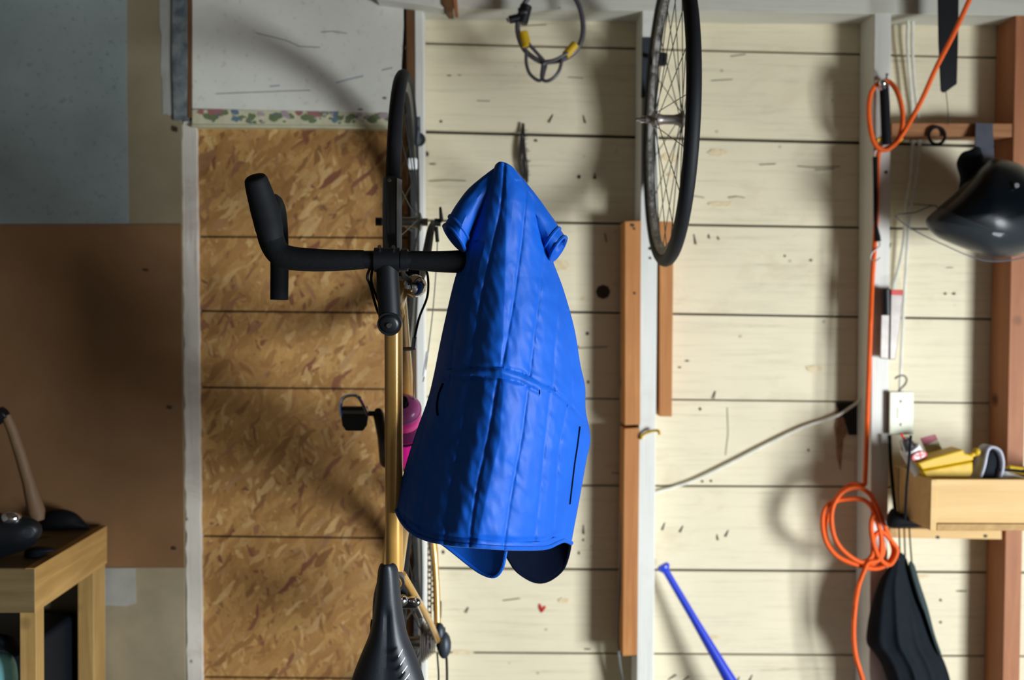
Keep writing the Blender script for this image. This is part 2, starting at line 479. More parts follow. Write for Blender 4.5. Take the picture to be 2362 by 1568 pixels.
# horizontal boards: joint lines measured at px 980 and 2290
gl = [(-108, -68), (100, 133), (303.5, 337), (508, 530), (714, 736), (915, 930), (1118, 1124), (1310, 1320), (1504, 1513), (1702, 1706), (1900, 1902)]
XL, XR = -.30, ROOM_X1
def at_x(line, X):
    a, c = P(980, line[0], 0), P(2290, line[1], 0)
    return a.z + (c.z - a.z) * (X - a.x) / (c.x - a.x)
gaps = [.0030, .0030, .0042, .0030, .0026, .0018, .0022, .0030, .0020, .002, .002]
for i in range(len(gl) - 1):
    zt = [at_x(gl[i], X) - gaps[i] for X in (XL, XR)]; zb = [at_x(gl[i + 1], X) + gaps[i + 1] for X in (XL, XR)]
    if i == 0: zt = [H - .01] * 2
    if i == len(gl) - 2: zb = [.01] * 2
    dd = random.uniform(-.0015, .0015)
    piece(MB().prism([(XL, dd, zt[0]), (XR, dd, zt[1]), (XR, dd, zb[1]), (XL, dd, zb[0])], (0, .02, 0)), 'board', 'board')

# strand-board strips in the bay on the left
ol = [(262, 264), (545.5, 548.5), (717, 722), (893, 898), (1236, 1242), (1561, 1566), (1890, 1894)]
for i in range(len(ol) - 1):
    e = 1.8
    a, b_ = ol[i], ol[i + 1]
    piece(MB().prism([P(448, a[0] + e, .078), P(950, a[1] + e, .078), P(957, b_[1] - e, .078), P(457, b_[0] - e, .078)], (0, .012, 0)), 'strand_board_panel', 'osb', bev=.001)
MB().prism([P(440, 255, .0655), P(955, 255, .0655), P(962, 1894, .0655), P(450, 1894, .0655)], (0, .01, 0)).build('backing_board', 'gap', wall)

# studs: (left px top, left px bottom), (right top, right bottom)
def stud(l, r, y0, y1, mat, d=.100, th=.10, name='stud', bev=.002):
    return piece(MB().prism([P(l[0], y0, d), P(r[0], y0, d), P(r[1], y1, d), P(l[1], y1, d)], (0, th - .002, 0)), name, mat, bev=bev)
# flaking stud at the left of the strand board: ragged edges
rag = random.Random(3); L = []; R = []
for k in range(111):
    t = k / 110; y = 276 + (2000 - 276) * t
    L.append((419 + 18 * t + rag.choice((0, 0, .6, -1, 1.2)) + 2.5 * noise.noise(Vector((k * .35, 0, 0))), y)); R.append((452.5 + 18 * t + rag.uniform(-.5, .5) + 1.5 * noise.noise(Vector((k * .3, 5, 0))), y + 8))
L[0] = (424, 280); R[0] = (447, 278)
piece(MB().prism([P(x, y, .094) for x, y in L + R[::-1]], (0, .092, 0)), 'stud', 'oldstud', bev=0)
# upper part of that stud, weathered blue grey, with a brown right edge
piece(slab([(397, -215), (431, -215), (432, 150), (430, 268), (437, 276), (400, 277), (396, 150)], .104, .1), 'stud', 'bluewood', bev=.001)
piece(slab([(431, -215), (442, -215), (441, 60), (443, 150), (441, 272), (432, 272)], .102, .09), 'stud', 'bare', bev=.001)
stud((935, 947), (955, 967), -215, 1900, 'bare', .098)
stud((955, 965), (975, 985), -215, 1900, 'stud', .100)
stud((1481, 1466), (1521, 1505), 18, 1900, 'stud', .100)
stud((2017, 2002), (2056, 2044), 26, 1900, 'stud', .100)
stud((2343, 2306), (2381, 2346), 26, 1900, 'stud_brown', .100)
# sistered lumber on the middle stud
piece(MB().prism([P(1441, 510, .101), P(1479, 509, .101), P(1477, 979, .101), P(1441, 981, .101)], (0, .088, 0)), 'blocking', 'block')
piece(MB().prism([P(1440, 988, .101), P(1476, 986, .101), P(1469, 1511, .101), P(1436, 1513, .101)], (0, .088, 0)), 'blocking', 'block')
piece(MB().prism([P(1522, 510, .090), P(1554, 511, .090), P(1550, 961, .090), P(1521, 960, .090)], (0, .085, 0)), 'blocking', 'block')
# top plate with its underside above the boards
pa, pb = P(976, 19, .1), P(2362, 36, .1)
sl = (pb.z - pa.z) / (pb.x - pa.x)
zt0 = pa.z + sl * (XL + .13 - pa.x); zt1 = pa.z + sl * (ROOM_X1 - pa.x)
piece(MB().prism([(XL + .13, -.102, zt0 + .16), (ROOM_X1, -.102, zt1 + .16), (ROOM_X1, -.102, zt1), (XL + .13, -.102, zt0)], (0, .10, 0)), 'top_plate', 'plate')
# pale ceiling-edge board in the upper left corner and its brown end
piece(slab([(800, -110), (1010, -110), (1024, 20), (1000, 15), (955, 8), (870, -3)], .16, .058), 'trim_board', 'panel', bev=.001)
piece(slab([(1016, -60), (1038, -60), (1046, 27), (1034, 27), (1020, 10)], .165, .063), 'trim_board', 'bare', bev=.001)
piece(slab([(1038, -60), (1050, -60), (1057, 29), (1048, 27)], .15, .048), 'trim_board', 'stud_brown', bev=.001)

# white panel above the strand board with its flowered paper border
lp = struct(slab([(443, -215), (929, -215), (930, 60), (925, 150), (925, 262), (880, 262), (443, 250)], .102, .014).build('wall_panel', 'panel', wall, bev=.001))
bd = MB().prism([P(x, y, .1035) for x, y in [(443, 252), (640, 254), (925, 262), (925, 291), (895, 291), (700, 289), (443, 288)]], (0, .022, 0)).build('paper_border', 'cream', wall, bev=.001)
MB().prism([P(x, y, .106) for x, y in [(441, 286), (700, 288), (925, 291), (925, 297), (700, 294), (441, 293)]], (0, .03, 0)).build('border_lip', 'cream', wall, bev=.002)
fl = MB(); fr = random.Random(11)
def blob(x, y, r, mi, sy=.75):
    fl.mi = mi; n = 9; pts = []; r *= 1.3
    for k in range(n):
        an = 2 * math.pi * k / n; q = r * fr.uniform(.65, 1.2)
        pts.append(P(x + math.cos(an) * q, min(max(y + math.sin(an) * q * sy, 251 + .02 * (x - 443)), 286), .10405 + mi * 8e-5 + fr.uniform(0, 4e-5)))
    fl.add(pts, [tuple(range(n))])
for x0 in (462, 690, 880):
    for dx, dy, r, mi in ((0, 258, 7, 0), (14, 268, 8, 1), (36, 258, 14, 0), (30, 272, 9, 1), (58, 260, 8, 1), (80, 258, 9, 2), (82, 274, 8, 2), (96, 270, 6, 1), (118, 268, 9, 1), (112, 278, 6, 1), (140, 262, 7, 3), (168, 272, 10, 1), (180, 266, 8, 1), (196, 262, 9, 3), (208, 268, 8, 1)):
        if x0 + dx < 915: blob(x0 + dx, dy + .01 * (x0 - 462), r, mi)
for k in range(46): blob(fr.uniform(450, 915), fr.uniform(262, 284), fr.uniform(2, 4.5), fr.choice((1, 1, 1, 3, 2)))
fl.build('flower_print', ['p_red', 'p_green', 'p_blue', 'p_lilac'], bd, smooth=False)
# pencil scrawls and dents on the white panel
def strokes(lst, name, mat, d, parent=wall, w_=2.0):
    mb = MB()
    for pl in lst:
        for (x0, y0), (x1, y1) in zip(pl[:-1], pl[1:]):
            t = Vector((x1 - x0, y1 - y0)); t.normalize(); n = Vector((-t.y, t.x)) * w_ / 2
            mb.add([P(x0 + n.x, y0 + n.y, d), P(x1 + n.x, y1 + n.y, d), P(x1 - n.x, y1 - n.y, d), P(x0 - n.x, y0 - n.y, d)], [(0, 1, 2, 3)])
    return mb.build(name, mat, parent, smooth=False)
strokes([[(775, 191), (800, 184), (838, 175)], [(880, 162), (905, 156)], [(622, 199), (645, 197)]], 'pencil_mark', 'pencil', .1025, w_=2.6)
strokes([[(590, 76), (640, 88), (665, 95), (690, 107), (738, 109)], [(740, 74), (765, 72), (800, 77)], [(500, 216), (600, 212), (715, 208)]], 'scratch', 'dirtm', .1025, w_=1.6)
def dents(lst, d, name='nail_hole', parent=wall):
    for x, y, rx, ry in lst:
        big_ = rx > 5 and rx != ry
        if big_: ry *= .6; rx *= .85
        MB().prism([P(x + rx * math.cos(a * math.pi / 4), y + ry * math.sin(a * math.pi / 4), d + .0006) for a in range(8)], (0, .004, 0)).build(name, 'dirtm' if big_ else 'rust', parent, smooth=False)
dents([(887, 226, 6, 5), (831, 252, 8, 3), (936, 110, 4, 4)], .102)

# left stretch of wall: plasterboard, blue grey sheet, brown hardboard
MB().prism([P(-560, -215, .098), P(415, -215, .098), P(432, 2000, .098), P(-560, 2000, .098)], (0, .07, 0)).build('plasterboard', 'plaster', wall, bev=.001)
piece(slab([(-560, -215), (292, -215), (292, 200), (297, 516), (-560, 516)], .1005, .002), 'painted_sheet', 'sheet', bev=0)
piece(slab([(-560, 518), (418, 517), (420, 900), (425, 1308), (-560, 1310)], .102, .004), 'hardboard_sheet', 'hardboard', bev=0)
piece(slab([(-560, 1310), (425, 1309), (432, 2000), (-560, 2000)], .101, .003), 'plasterboard', 'plaster_low', bev=0)
piece(slab([(200, 1310), (311, 1310), (313, 1392), (290, 1398), (250, 1396), (200, 1399)], .103, .003), 'paint_patch', 'spackle', bev=0)
piece(slab([(366, -215), (397, -215), (397, 262), (391, 267), (384, 262), (376, 264), (374, 180), (370, 172), (373, 80), (368, 60)], .0988, .002), 'filler_patch', 'spackle', bev=0)
dents([(392, 940, 4, 4), (402, 1265, 4, 4), (338, 623, 4, 3), (406, 298, 3, 7)], .1065)

# nails that poke through the boards, knots and marks
def nail(x, y, dx, dy, l=.02, r=.0016):
    a = P(x, y, .001); b_ = P(x + dx, y + dy, .001 + l * .22)
    MB().tube([a, b_], r, 6).build('nail', 'rust', wall)
for x, y, dx, dy in ((1275, 264, -8, 19), (1345, 266, 6, 18), (1600, 540, 6, 24), (1634, 540, 3, 10), (1655, 545, 4, 8), (1650, 902, -4, 18), (1533, 1205, -5, 18), (1575, 1212, -6, 16), (1680, 1222, -6, 16), (1653, 1232, 4, 14), (1540, 1568, 20, -12), (1575, 1570, 14, -10), (1705, 1560, -6, 20), (1735, 1556, -8, 20), (1395, 538, 4, 20), (1330, 925, 4, 12), (1345, 1210, 2, 22), (1080, 1400, -5, 14), (1372, 400, 1, 4), (1335, 408, 1, 4), (2055, 560, -6, 20)):
    nail(x, y, dx, dy)
dents([(1391, 673, 17, 17)], .001, 'knot_hole')
dents([(1336, 407, 4, 4), (1372, 409, 4, 4), (1236, 324, 4, 3), (1355, 769, 4, 4), (1331, 799, 4, 3), (1357, 881, 3, 4), (1345, 1245, 3, 3), (1615, 943, 3, 4), (1620, 1110, 3, 3), (1640, 1109, 3, 3), (1865, 1038, 3, 3), (985, 355, 4, 6), (998, 378, 10, 3), (1072, 705, 6, 4), (1017, 280, 4, 3), (1060, 173, 6, 2), (1036, 174, 7, 3), (1585, 832, 5, 2), (1568, 847, 4, 2), (2180, 677, 4, 3), (2200, 677, 5, 3), (2190, 617, 12, 2), (1022, 1273, 4, 5), (1335, 1275, 3, 4), (1215, 1215, 3, 3), (1470, 130, 1, 1), (1870, 600, 4, 3), (2218, 1363, 16, 3), (2170, 1384, 3, 3), (2170, 1435, 3, 3), (1355, 1497, 10, 3), (1810, 590, 3, 3), (1180, 1180, 3, 3)], .001)
strokes([[(1245, 1393), (1250, 1410), (1258, 1398)], [(1244, 1398), (1250, 1412)]], 'red_scribble', 'red', .0025, w_=5)
strokes([[(1678, 940), (1680, 1000), (1674, 1050)]], 'scratch', 'dirtm', .0025, w_=1.2)
strokes([[(1680, 456), (1700, 453), (1718, 456)], [(1752, 380), (1790, 378)], [(1840, 383), (1880, 386), (1938, 384)], [(1880, 392), (1925, 389)], [(990, 418), (1030, 415), (1075, 417)], [(1100, 232), (1130, 233)], [(1640, 186), (1690, 183)], [(1310, 178), (1345, 180)], [(1685, 130), (1720, 125)], [(1590, 450), (1625, 456)], [(1410, 1090), (1440, 1093)], [(1290, 800), (1330, 803), (1400, 800)], [(1160, 1385), (1200, 1380)], [(2090, 470), (2160, 474)], [(1200, 60), (1260, 57)]], 'crack', 'dirtm', .0025, w_=1.8)
# brown knots showing through the paint
kr = random.Random(21)
for x, y, rx, ry in ((1546, 364, 22, 12), (1548, 404, 9, 6), (1655, 352, 26, 9), (1660, 470, 30, 7), (1292, 612, 24, 14), (1425, 655, 14, 10), (1350, 690, 10, 7), (1560, 235, 10, 6), (1880, 850, 22, 9), (1065, 1505, 30, 6), (1300, 1385, 16, 7), (1640, 1470, 24, 6), (2130, 1330, 18, 5), (1420, 1075, 26, 7)):
    pts = [P(x + rx * math.cos(a * math.pi / 7) * kr.uniform(.7, 1.1), y + ry * math.sin(a * math.pi / 7) * kr.uniform(.6, 1.1), .0022) for a in range(14)]
    MB().prism(pts, (0, .003, 0)).build('knot', 'knotm', wall, smooth=False)
# dark broken corner of a board beside the white stud
piece(slab([(1928, 928), (1988, 928), (1988, 1003), (1958, 1003), (1948, 965), (1934, 948)], .0035, .003), 'broken_hole', 'gap', bev=0)
piece(slab([(1928, 932), (1934, 948), (1948, 966), (1954, 1000), (1946, 1012), (1943, 1045), (1939, 1085), (1931, 1050), (1930, 1010), (1925, 985), (1930, 960)], .003, .003), 'rot_stain', 'rotten', bev=0)
# rails between the last two studs
piece(MB().prism([P(2057, 283, .096), P(2336, 285, .096), P(2336, 316, .096), P(2057, 313, .096)], (0, .06, 0)), 'rail', 'railw')
piece(MB().prism([P(2052, 1218, .098), P(2311, 1222, .098), P(2311, 1244, .098), P(2052, 1240, .098)], (0, .06, 0)), 'rail', 'ply')
dents([(2163, 1239, 5, 4), (2273, 1236, 5, 4), (2082, 294, 5, 4)], .098)
dents([(1459, 519, 5, 4), (1463, 527, 3, 3), (1464, 676, 3, 3)], .102)
dents([(1500, 573, 4, 4), (1500, 595, 3, 3), (2044, 397, 4, 4), (2011, 677, 3, 4)], .101)

# ================================================================== BICYCLE (hung by its front wheel, standing out from the wall)
BX = -.155                                    # the bicycle's middle plane
def B(lat, z, d): return Vector((BX + lat, -d, z))
FH = Vector((0, .43)); ZF, ZR, DH = 1.598, .638, .43   # axle heights and their distance from the wall
EX, EO, EZ = Vector((1, 0, 0)), Vector((0, -1, 0)), Vector((0, 0, 1))
DISP = (.335, .0125)

def ring_profile(r0, r1, wd, n=0): return [(r0, -wd), (r1, -wd), (r1, wd), (r0, wd)]
def tire_profile(R, r, n=10): return [(R + r * math.cos(2 * math.pi * k / n), r * math.sin(2 * math.pi * k / n)) for k in range(n)]
def wheel(parent, name, c, ax, e1, mats, R=.335, nsp=28, tr=.0125, rimd=.018, cross=2, old=10.0, hubw=.033, hubr=.011, flr=.021):
    tm, rm, hm, sm = mats
    rim = MB().lathe(c, ax, [(R - tr * 2 - rimd, -.006), (R - tr * 1.6, -.0095), (R - tr * .9, -.0095), (R - tr * 1.2, 0), (R - tr * .9, .0095), (R - tr * 1.6, .0095), (R - tr * 2 - rimd, .006)], 64, e1=e1, loop=True).build(name, rm, parent)
    MB().lathe(c, ax, tire_profile(R - tr, tr), 72, e1=e1, loop=True).build('tire', tm, rim)
    MB().lathe(c, ax, [(.004, -.052), (.009, -.052), (.009, -.040), (flr, -hubw - .003), (flr, -hubw), (hubr + .003, -hubw + .006), (hubr, -.012), (hubr, .012), (hubr + .003, hubw - .006), (flr, hubw), (flr, hubw + .003), (.009, .040), (.009, .052), (.004, .052)], 20, e1=e1, loop=True).build('hub', hm, rim)
    e1 = Vector(e1).normalized(); ax = Vector(ax).normalized(); e2 = ax.cross(e1)
    for k in range(nsp):
        a = 2 * math.pi * k / nsp; side = 1 if k % 2 else -1
        lead = (1 if (k // 2) % 2 else -1) * 2 * math.pi / nsp * 2.6 * cross / 2
        h = Vector(c) + (e1 * math.cos(a + lead) + e2 * math.sin(a + lead)) * (flr - .003) + ax * side * hubw
        r = Vector(c) + (e1 * math.cos(a) + e2 * math.sin(a)) * (R - tr * 2 - rimd + .002)
        MB().tube([h, r], .0011, 5).build('spoke', sm, rim)
    return rim

HBX = -.006
bike = thing('bicycle', 'gold framed road bicycle hung upright by its front wheel with black drop handlebar', 'bicycle', B(0, .30, .1))
wheel(bike, 'front_wheel', B(-.015, ZF, DH), Vector((1, -.016, 0)), EO, ('tire', 'rim', 'alu', 'spoke'), tr=.0150)
wheel(bike, 'rear_wheel', B(0, ZR, DH), EX, EO, ('tire', 'rim', 'alu', 'spoke'), tr=.0150)
# quick release, fork
MB().lathe(B(-.015, ZF, DH), EX, [(.0035, -.066), (.0095, -.066), (.0095, -.052), (.0035, -.052)], 14).build('axle_nut', 'blackmetal', bike)
MB().lathe(B(0, ZF, DH), EX, [(.0035, .052), (.009, .052), (.009, .066), (.0035, .066)], 14).tube([B(.060, ZF, DH), B(.068, ZF + .004, DH + .01), B(.066, ZF + .03, DH + .035)], [.005, .005, .003], 8).build('quick_release', 'blackmetal', bike)
CR = (1.439, .773)                             # fork crown (z, d)
SA = Vector((0, -.951, -.309))                 # steering axis, towards the camera
fk = MB()
for s_ in (-1, 1):
    pts = cr([(s_ * .050, ZF, DH), (s_ * .046, ZF - .025, DH + .06), (s_ * .040, 1.50, .60), (s_ * .030, CR[0] + .01, CR[1] - .03)], 5)
    fk.tube([B(*q) for q in pts], list(np.linspace(.007, .0125, len(pts))), 10)
fk.bar(B(-.042, CR[0], CR[1]), B(.042, CR[0], CR[1]), (0, -.016, 0), (0, 0, .014))
fk.build('fork', 'blackmetal', bike, bev=.002)
HT0 = B(0, CR[0] - .004, CR[1] + .015); HT1 = HT0 + SA * .135; ST = HT1 + SA * .05
MB().tube([HT0, HT0 + SA * .01, HT0 + SA * .012, HT1 - SA * .012, HT1 - SA * .01, HT1], [.0215, .0215, .0185, .0185, .0215, .0215], 18).build('head_tube', 'gold', bike)
MB().tube([HT1, HT1 + SA * .028], .0175, 16).build('headset_spacer', 'blackmetal', bike)
# frame tubes
BB = B(0, 1.043, .36); SCL = B(0, .897, .838); RA = (ZR, DH)
def ftube(name, a, b_, r0, r1=None, mat='gold', n=16):
    r1 = r1 or r0; return MB().tube([a, a.lerp(b_, .33), a.lerp(b_, .66), b_], [r0, r0 + (r1 - r0) * .33, r0 + (r1 - r0) * .66, r1], n).build(name, mat, bike)
ftube('top_tube', HT1 - SA * .022, SCL, .0165)
ftube('down_tube', HT0 + SA * .028, BB, .0175)
ftube('seat_tube', BB, SCL + (SCL - BB).normalized() * .02, .0155)
for s_ in (-1, 1):
    MB().tube([B(*q) for q in cr([(s_ * .014, .90, .828), (s_ * .030, .84, .745), (s_ * .052, .74, .59), (s_ * .066, ZR + .005, DH + .006)], 5)], .0075, 10).build('seat_stay', 'gold', bike)
    MB().tube([B(*q) for q in cr([(s_ * .020, 1.03, .362), (s_ * .034, .97, .372), (s_ * .058, .80, .40), (s_ * .066, ZR + .008, DH - .004)], 5)], [.0105] * 10 + [.008] * 6, 10).build('chain_stay', 'gold', bike)
MB().lathe(BB, EX, [(.006, -.036), (.0215, -.036), (.0215, .036), (.006, .036)], 20, loop=True).build('bottom_bracket', 'gold', bike)
MB().lathe(B(0, ZR, DH), EX, [(.003, -.082), (.010, -.082), (.010, -.066), (.003, -.066)], 14).build('axle_nut', 'blackmetal', bike)
MB().lathe(B(0, ZR, DH), EX, [(.003, .066), (.010, .066), (.010, .080), (.003, .080)], 14).build('rear_skewer', 'blackmetal', bike)
# seat post, clamp, saddle
SD = (SCL - BB).normalized(); SPT = SCL + SD * .145
MB().tube([SCL, SPT], .0136, 14).build('seat_post', 'blackmetal', bike)
MB().lathe(SCL + SD * .012, SD, [(.0165, -.008), (.021, -.008), (.021, .008), (.0165, .008)], 18, loop=True).build('seat_clamp', 'alu', bike)
zs0, zs1, ds = .980, .706, 1.062
rows = []
prof = [(0, .010), (.03, .0160), (.10, .0185), (.22, .0215), (.36, .026), (.48, .033), (.60, .047), (.72, .060), (.84, .068), (.93, .066), (1.0, .046)]
for k in range(27):
    t = k / 26; hw = np.interp(t, [p[0] for p in prof], [p[1] for p in prof]); z = zs0 + (zs1 - zs0) * t
    hd = .036 + .012 * t if t > .02 else .02; top = ds + .006 * math.cos(t * 6.0) + .012 * t * t
    row = []
    for j in range(15):
        a = math.pi * (j / 14) ; x = -math.cos(a)
        h = (max(0, 1 - abs(x) ** 2.6)) ** .5
        groove = -.006 * math.exp(-(x / .18) ** 2) if .3 < t < .9 else 0
        row.append(B(x * hw + .006, z, top - hd + hd * h + groove))
    rows.append(row)
sad = MB().grid(rows).build('saddle', 'saddle', bike, solid=.006, sub=1)
ms = MB()
for k in range(9):
    z = .838 - k * .0135 ; hw = np.interp((zs0 - z) / (zs0 - zs1), [p[0] for p in prof], [p[1] for p in prof])
    a = B(hw * .72 + .006, z, ds + .002); b_ = B(hw * .56 + .006, z - .010, ds + .0065)
    ms.bar(a, b_, (0, 0, .0012), (0, -.0022, 0))
ms.build('saddle_print', 'white', sad)
for s_ in (-1, 1): MB().tube([B(*q) for q in cr([(s_ * .006, .955, 1.02), (s_ * .02, .90, .995), (s_ * .022, .82, .992), (s_ * .030, .73, 1.02)], 5)], .0035, 8).build('saddle_rail', 'alu', sad)
MB().lathe(B(0, SPT.z, 1.0), EX, [(.004, -.026), (.013, -.026), (.013, .026), (.004, .026)], 14, loop=True).build('rail_clamp', 'blackmetal', sad)
# rear brake (bright caliper on the seat stays)
rb = MB()
rb.bar(B(-.030, .835, .79), B(.042, .835, .79), (0, 0, .011), (0, -.008, 0))
rb.bar(B(.030, .842, .795), B(.044, .79, .74), (.006, 0, 0), (0, -.008, 0)).bar(B(-.030, .842, .795), B(-.044, .79, .74), (.006, 0, 0), (0, -.008, 0))
rb.ball(B(.012, .842, .80), .012, 10).ball(B(.040, .838, .797), .009, 10)
rb.build('rear_brake', 'chrome', bike, bev=.003)
# front brake behind the bar
fb = MB().bar(B(-.040, CR[0] + .035, CR[1] - .005), B(.040, CR[0] + .035, CR[1] - .005), (0, 0, .010), (0, -.008, 0))
for s_ in (-1, 1): fb.bar(B(s_ * .036, CR[0] + .045, CR[1]), B(s_ * .040, CR[0] + .055, CR[1] - .05), (.006, 0, 0), (0, 0, .007))
fb.build('front_brake', 'blackmetal', bike, bev=.003)
# clip-on front mudguard over the tyre
gp = [(.343, -.0185), (.356, -.0120), (.358, -.009), (.3585, 0), (.358, .007), (.356, .0090), (.3445, .0182), (.3430, .0164), (.353, .007), (.354, 0), (.353, -.009), (.342, -.0165)]
MB().lathe(B(-.014, ZF, DH), EX, gp, 22, a0=-9, a1=24, e1=EO, loop=True).build('mudguard', 'guard', bike)
MB().lathe(B(-.014, ZF, DH), EX, [(.3565, .0100), (.3455, .0188), (.3440, .0182), (.3550, .0094)], 22, a0=-8.5, a1=24, e1=EO, loop=True).build('mudguard_lit_edge', 'guard_highlight', bike)  # pale strip: light on the mudguard's right side, put into the colour
MB().lathe(B(-.018, ZF + .048, DH + .355), EO, [(0, .003), (.004, .0025), (.0045, 0)], 10).build('mudguard_bolt', 'alu', bike)
# handlebar, tape, hoods, levers
barz, bard = ST.z + .108, -ST.y - .008
def H_(lat, fwd, up): return B(lat + HBX, barz + fwd, bard + up)
core = [(-.175, .002, 0), (-.10, 0, 0), (-.05, 0, .001), (0, 0, .001), (.05, 0, .001), (.10, 0, 0), (.175, .002, 0)]
hb = MB().tube([H_(*q) for q in core], [.0145, .0135, .0155, .0165, .0155, .0135, .0145], 14).build('handlebar', 'blackmetal', bike)
for s_ in (-1, 1):
    pth = cr([(s_ * .040, 0, 0), (s_ * .10, -.002, .001), (s_ * .165, .001, 0), (s_ * .190, .012, -.002), (s_ * .203, .040, -.005), (s_ * .207, .075, -.014), (s_ * .209, .100, -.044), (s_ * .210, .095, -.085), (s_ * .211, .060, -.115), (s_ * .211, .0, -.124), (s_ * .211, -.070, -.122)], 5)
    rr = [np.interp(i / (len(pth) - 1), [0, .06, .14, .30, .42, .6, 1], [.0165, .0180, .0200, .0220, .0230, .0175, .0165]) for i in range(len(pth))]
    MB().tube([H_(*q) for q in pth], rr, 14).build('bar_tape', 'tape', hb)
    hd_ = cr([(s_ * .198, .018, -.002), (s_ * .203, .046, .0), (s_ * .209, .074, .002), (s_ * .215, .100, .008), (s_ * .220, .122, .017), (s_ * .222, .134, .024), (s_ * .223, .139, .027)], 4)
    hr = [np.interp(i / (len(hd_) - 1), [0, .2, .4, .62, .8, .93, 1], [.018, .0245, .0250, .0225, .0200, .0165, .006]) for i in range(len(hd_))]
    hood = MB().tube([H_(*q) for q in hd_], hr, 14).build('brake_hood', 'rubber', hb)
    MB().tube([H_(*q) for q in cr([(s_ * .220, .120, .006), (s_ * .224, .122, -.02), (s_ * .228, .112, -.05), (s_ * .232, .100, -.085)], 4)], [.007] * 6 + [.0055] * 7, 8).build('brake_lever', 'blackmetal', hood)
# stem with bolted cap
stm = MB().tube([ST + SA * -.018 + Vector((0, 0, -.002)), ST + SA * .012], .021, 18)
stm.tube([ST + SA * -.004, H_(0, -.012, 0)], [.0200, .0195], 14)
stm.lathe(H_(0, 0, 0), EX, [(.014, -.022), (.0215, -.022), (.0215, .022), (.014, .022)], 18, loop=True)
stem = stm.build('stem', 'blackmetal', bike)
MB().lathe(ST + SA * .012, SA, [(.0, .004), (.012, .004), (.016, .002), (.017, 0)], 18).build('stem_cap', 'plastic', stem)
MB().lathe(ST + SA * .016, SA, [(.0, .0035), (.0045, .0035), (.0045, 0)], 10).build('bolt', 'alu', stem)
MB().tube([H_(-.012, .020, .012), H_(-.012, .022, .017)], .0035, 8).tube([H_(.012, .020, .012), H_(.012, .022, .017)], .0035, 8).build('bolt', 'alu', stem)
# bell beside the stem
bell = MB().lathe(B(.036, 1.443, .86), (.55, -.7, .25), [(.020, -.006), (.0215, 0), (.0205, .008), (.016, .015), (.008, .019), (0, .020)], 22).build('bell', 'chrome', bike)
MB().tube([B(.036, 1.443, .86), B(.018, 1.462, .90), H_(.022, 0, -.004)], .005, 8).lathe(H_(.030, 0, 0), EX, [(.0145, -.006), (.0195, -.006), (.0195, .006), (.0145, .006)], 16, loop=True).build('bell_bracket', 'plastic', bell)
# cables
def cable(pts, r=.0024, mat='rubber', name='cable'): return MB().tube([Vector(q) for q in cr(pts, 8)], r, 7).build(name, mat, bike)
cable([H_(-.030, -.012, -.010), H_(-.034, -.030, .004), B(-.036, 1.44, .945), B(-.024, 1.395, .93), B(-.012, 1.37, .88), B(-.010, 1.33, .82)])
cable([H_(-.026, -.010, -.012), H_(-.028, -.035, -.004), B(-.030, 1.43, .93), B(-.019, 1.40, .91), B(-.006, 1.36, .86)])
cable([H_(.032, -.012, -.010), B(.055, 1.475, .86), B(.058, 1.43, .82), B(.040, 1.385, .78), B(.030, 1.345, .76)])
MB().tube([B(.030, 1.346, .76), B(.027, 1.325, .752)], .0045, 8).tube([B(.004, 1.322, .748), B(.032, 1.324, .748)], .004, 8).build('barrel_adjuster', 'alu', bike)
cable([B(.027, 1.325, .752), B(.020, 1.20, .62), B(.016, 1.07, .39)], .0012, 'alu')
# brake cable with rubber boot dropping beside the wheel
bc = [P(1007, 530, .50), P(1009, 556, .50), P(1007, 600, .50), P(1004, 650, .49), P(998, 720, .48), P(990, 790, .47), P(982, 850, .46), P(976, 880, .44)]
cable(bc, .0015, 'grey_cable'); MB().tube([P(1006, 523, .50), P(1009, 558, .50)], .0042, 8).build('cable_boot', 'rubber', bike)
MB().tube([P(986, 812, .465), P(978, 868, .455)], .0034, 6).build('cable_boot', 'white', bike)
# cranks, pedals, chainring, chain, cassette, derailleur
cd = Vector((0, -.116, .124)).normalized()
for s_, nm in ((-1, 1), (1, -1)):
    a = BB + EX * s_ * .060; e = a + cd * nm * .170 + EX * s_ * .008
    cp = cd.cross(EX)
    crk = MB().prism([a + cp * .017 - EX * .006, a + cp * .017 + EX * .006, a - cp * .017 + EX * .006, a - cp * .017 - EX * .006], (0, 0, 0)) if False else MB()
    crk.tube([a - cd * nm * .012, a, a.lerp(e, .5), e, e + cd * nm * .010], [.012, .0165, .0115, .0125, .008], 12)
    crank = crk.build('crank', 'blackmetal', bike)
    pc = e + EX * s_ * .052
    ped = MB().tube([e, pc + EX * s_ * .03], .0065, 8)
    # body: rounded block, with wire toe cage above
    body = [(-.019, -.038), (.019, -.038), (.027, -.026), (.030, -.004), (.028, .016), (-.028, .016), (-.030, -.004), (-.027, -.026)]
    ped.prism([pc + EX * (u * s_) + Vector((0, -.010, v)) for u, v in body], (0, .020, 0))
    pedal = ped.build('pedal', 'plastic', crank, bev=.007)
    cg = [(-.028, -.004), (-.030, .016), (-.025, .034), (-.010, .042), (.006, .041), (.016, .030), (.025, .010), (.030, -.002)]
    MB().tube([pc + EX * (-u * s_) + Vector((0, -.014 - v * .15, v)) for u, v in cr(cg, 4)], .0042, 8).build('pedal_cage', 'chrome', pedal)
    MB().tube([pc + EX * (-u * s_) + Vector((0, -.013, v)) for u, v in ((-.029, .004), (.029, .004))], .0038, 8).build('pedal_plate', 'alu', pedal)
cx = BB + EX * .045
ringp = []
for k in range(88):
    a = 2 * math.pi * k / 88; r = .099 if k % 2 else .1025
    ringp.append(cx + EZ * math.cos(a) * r + EO * math.sin(a) * r)
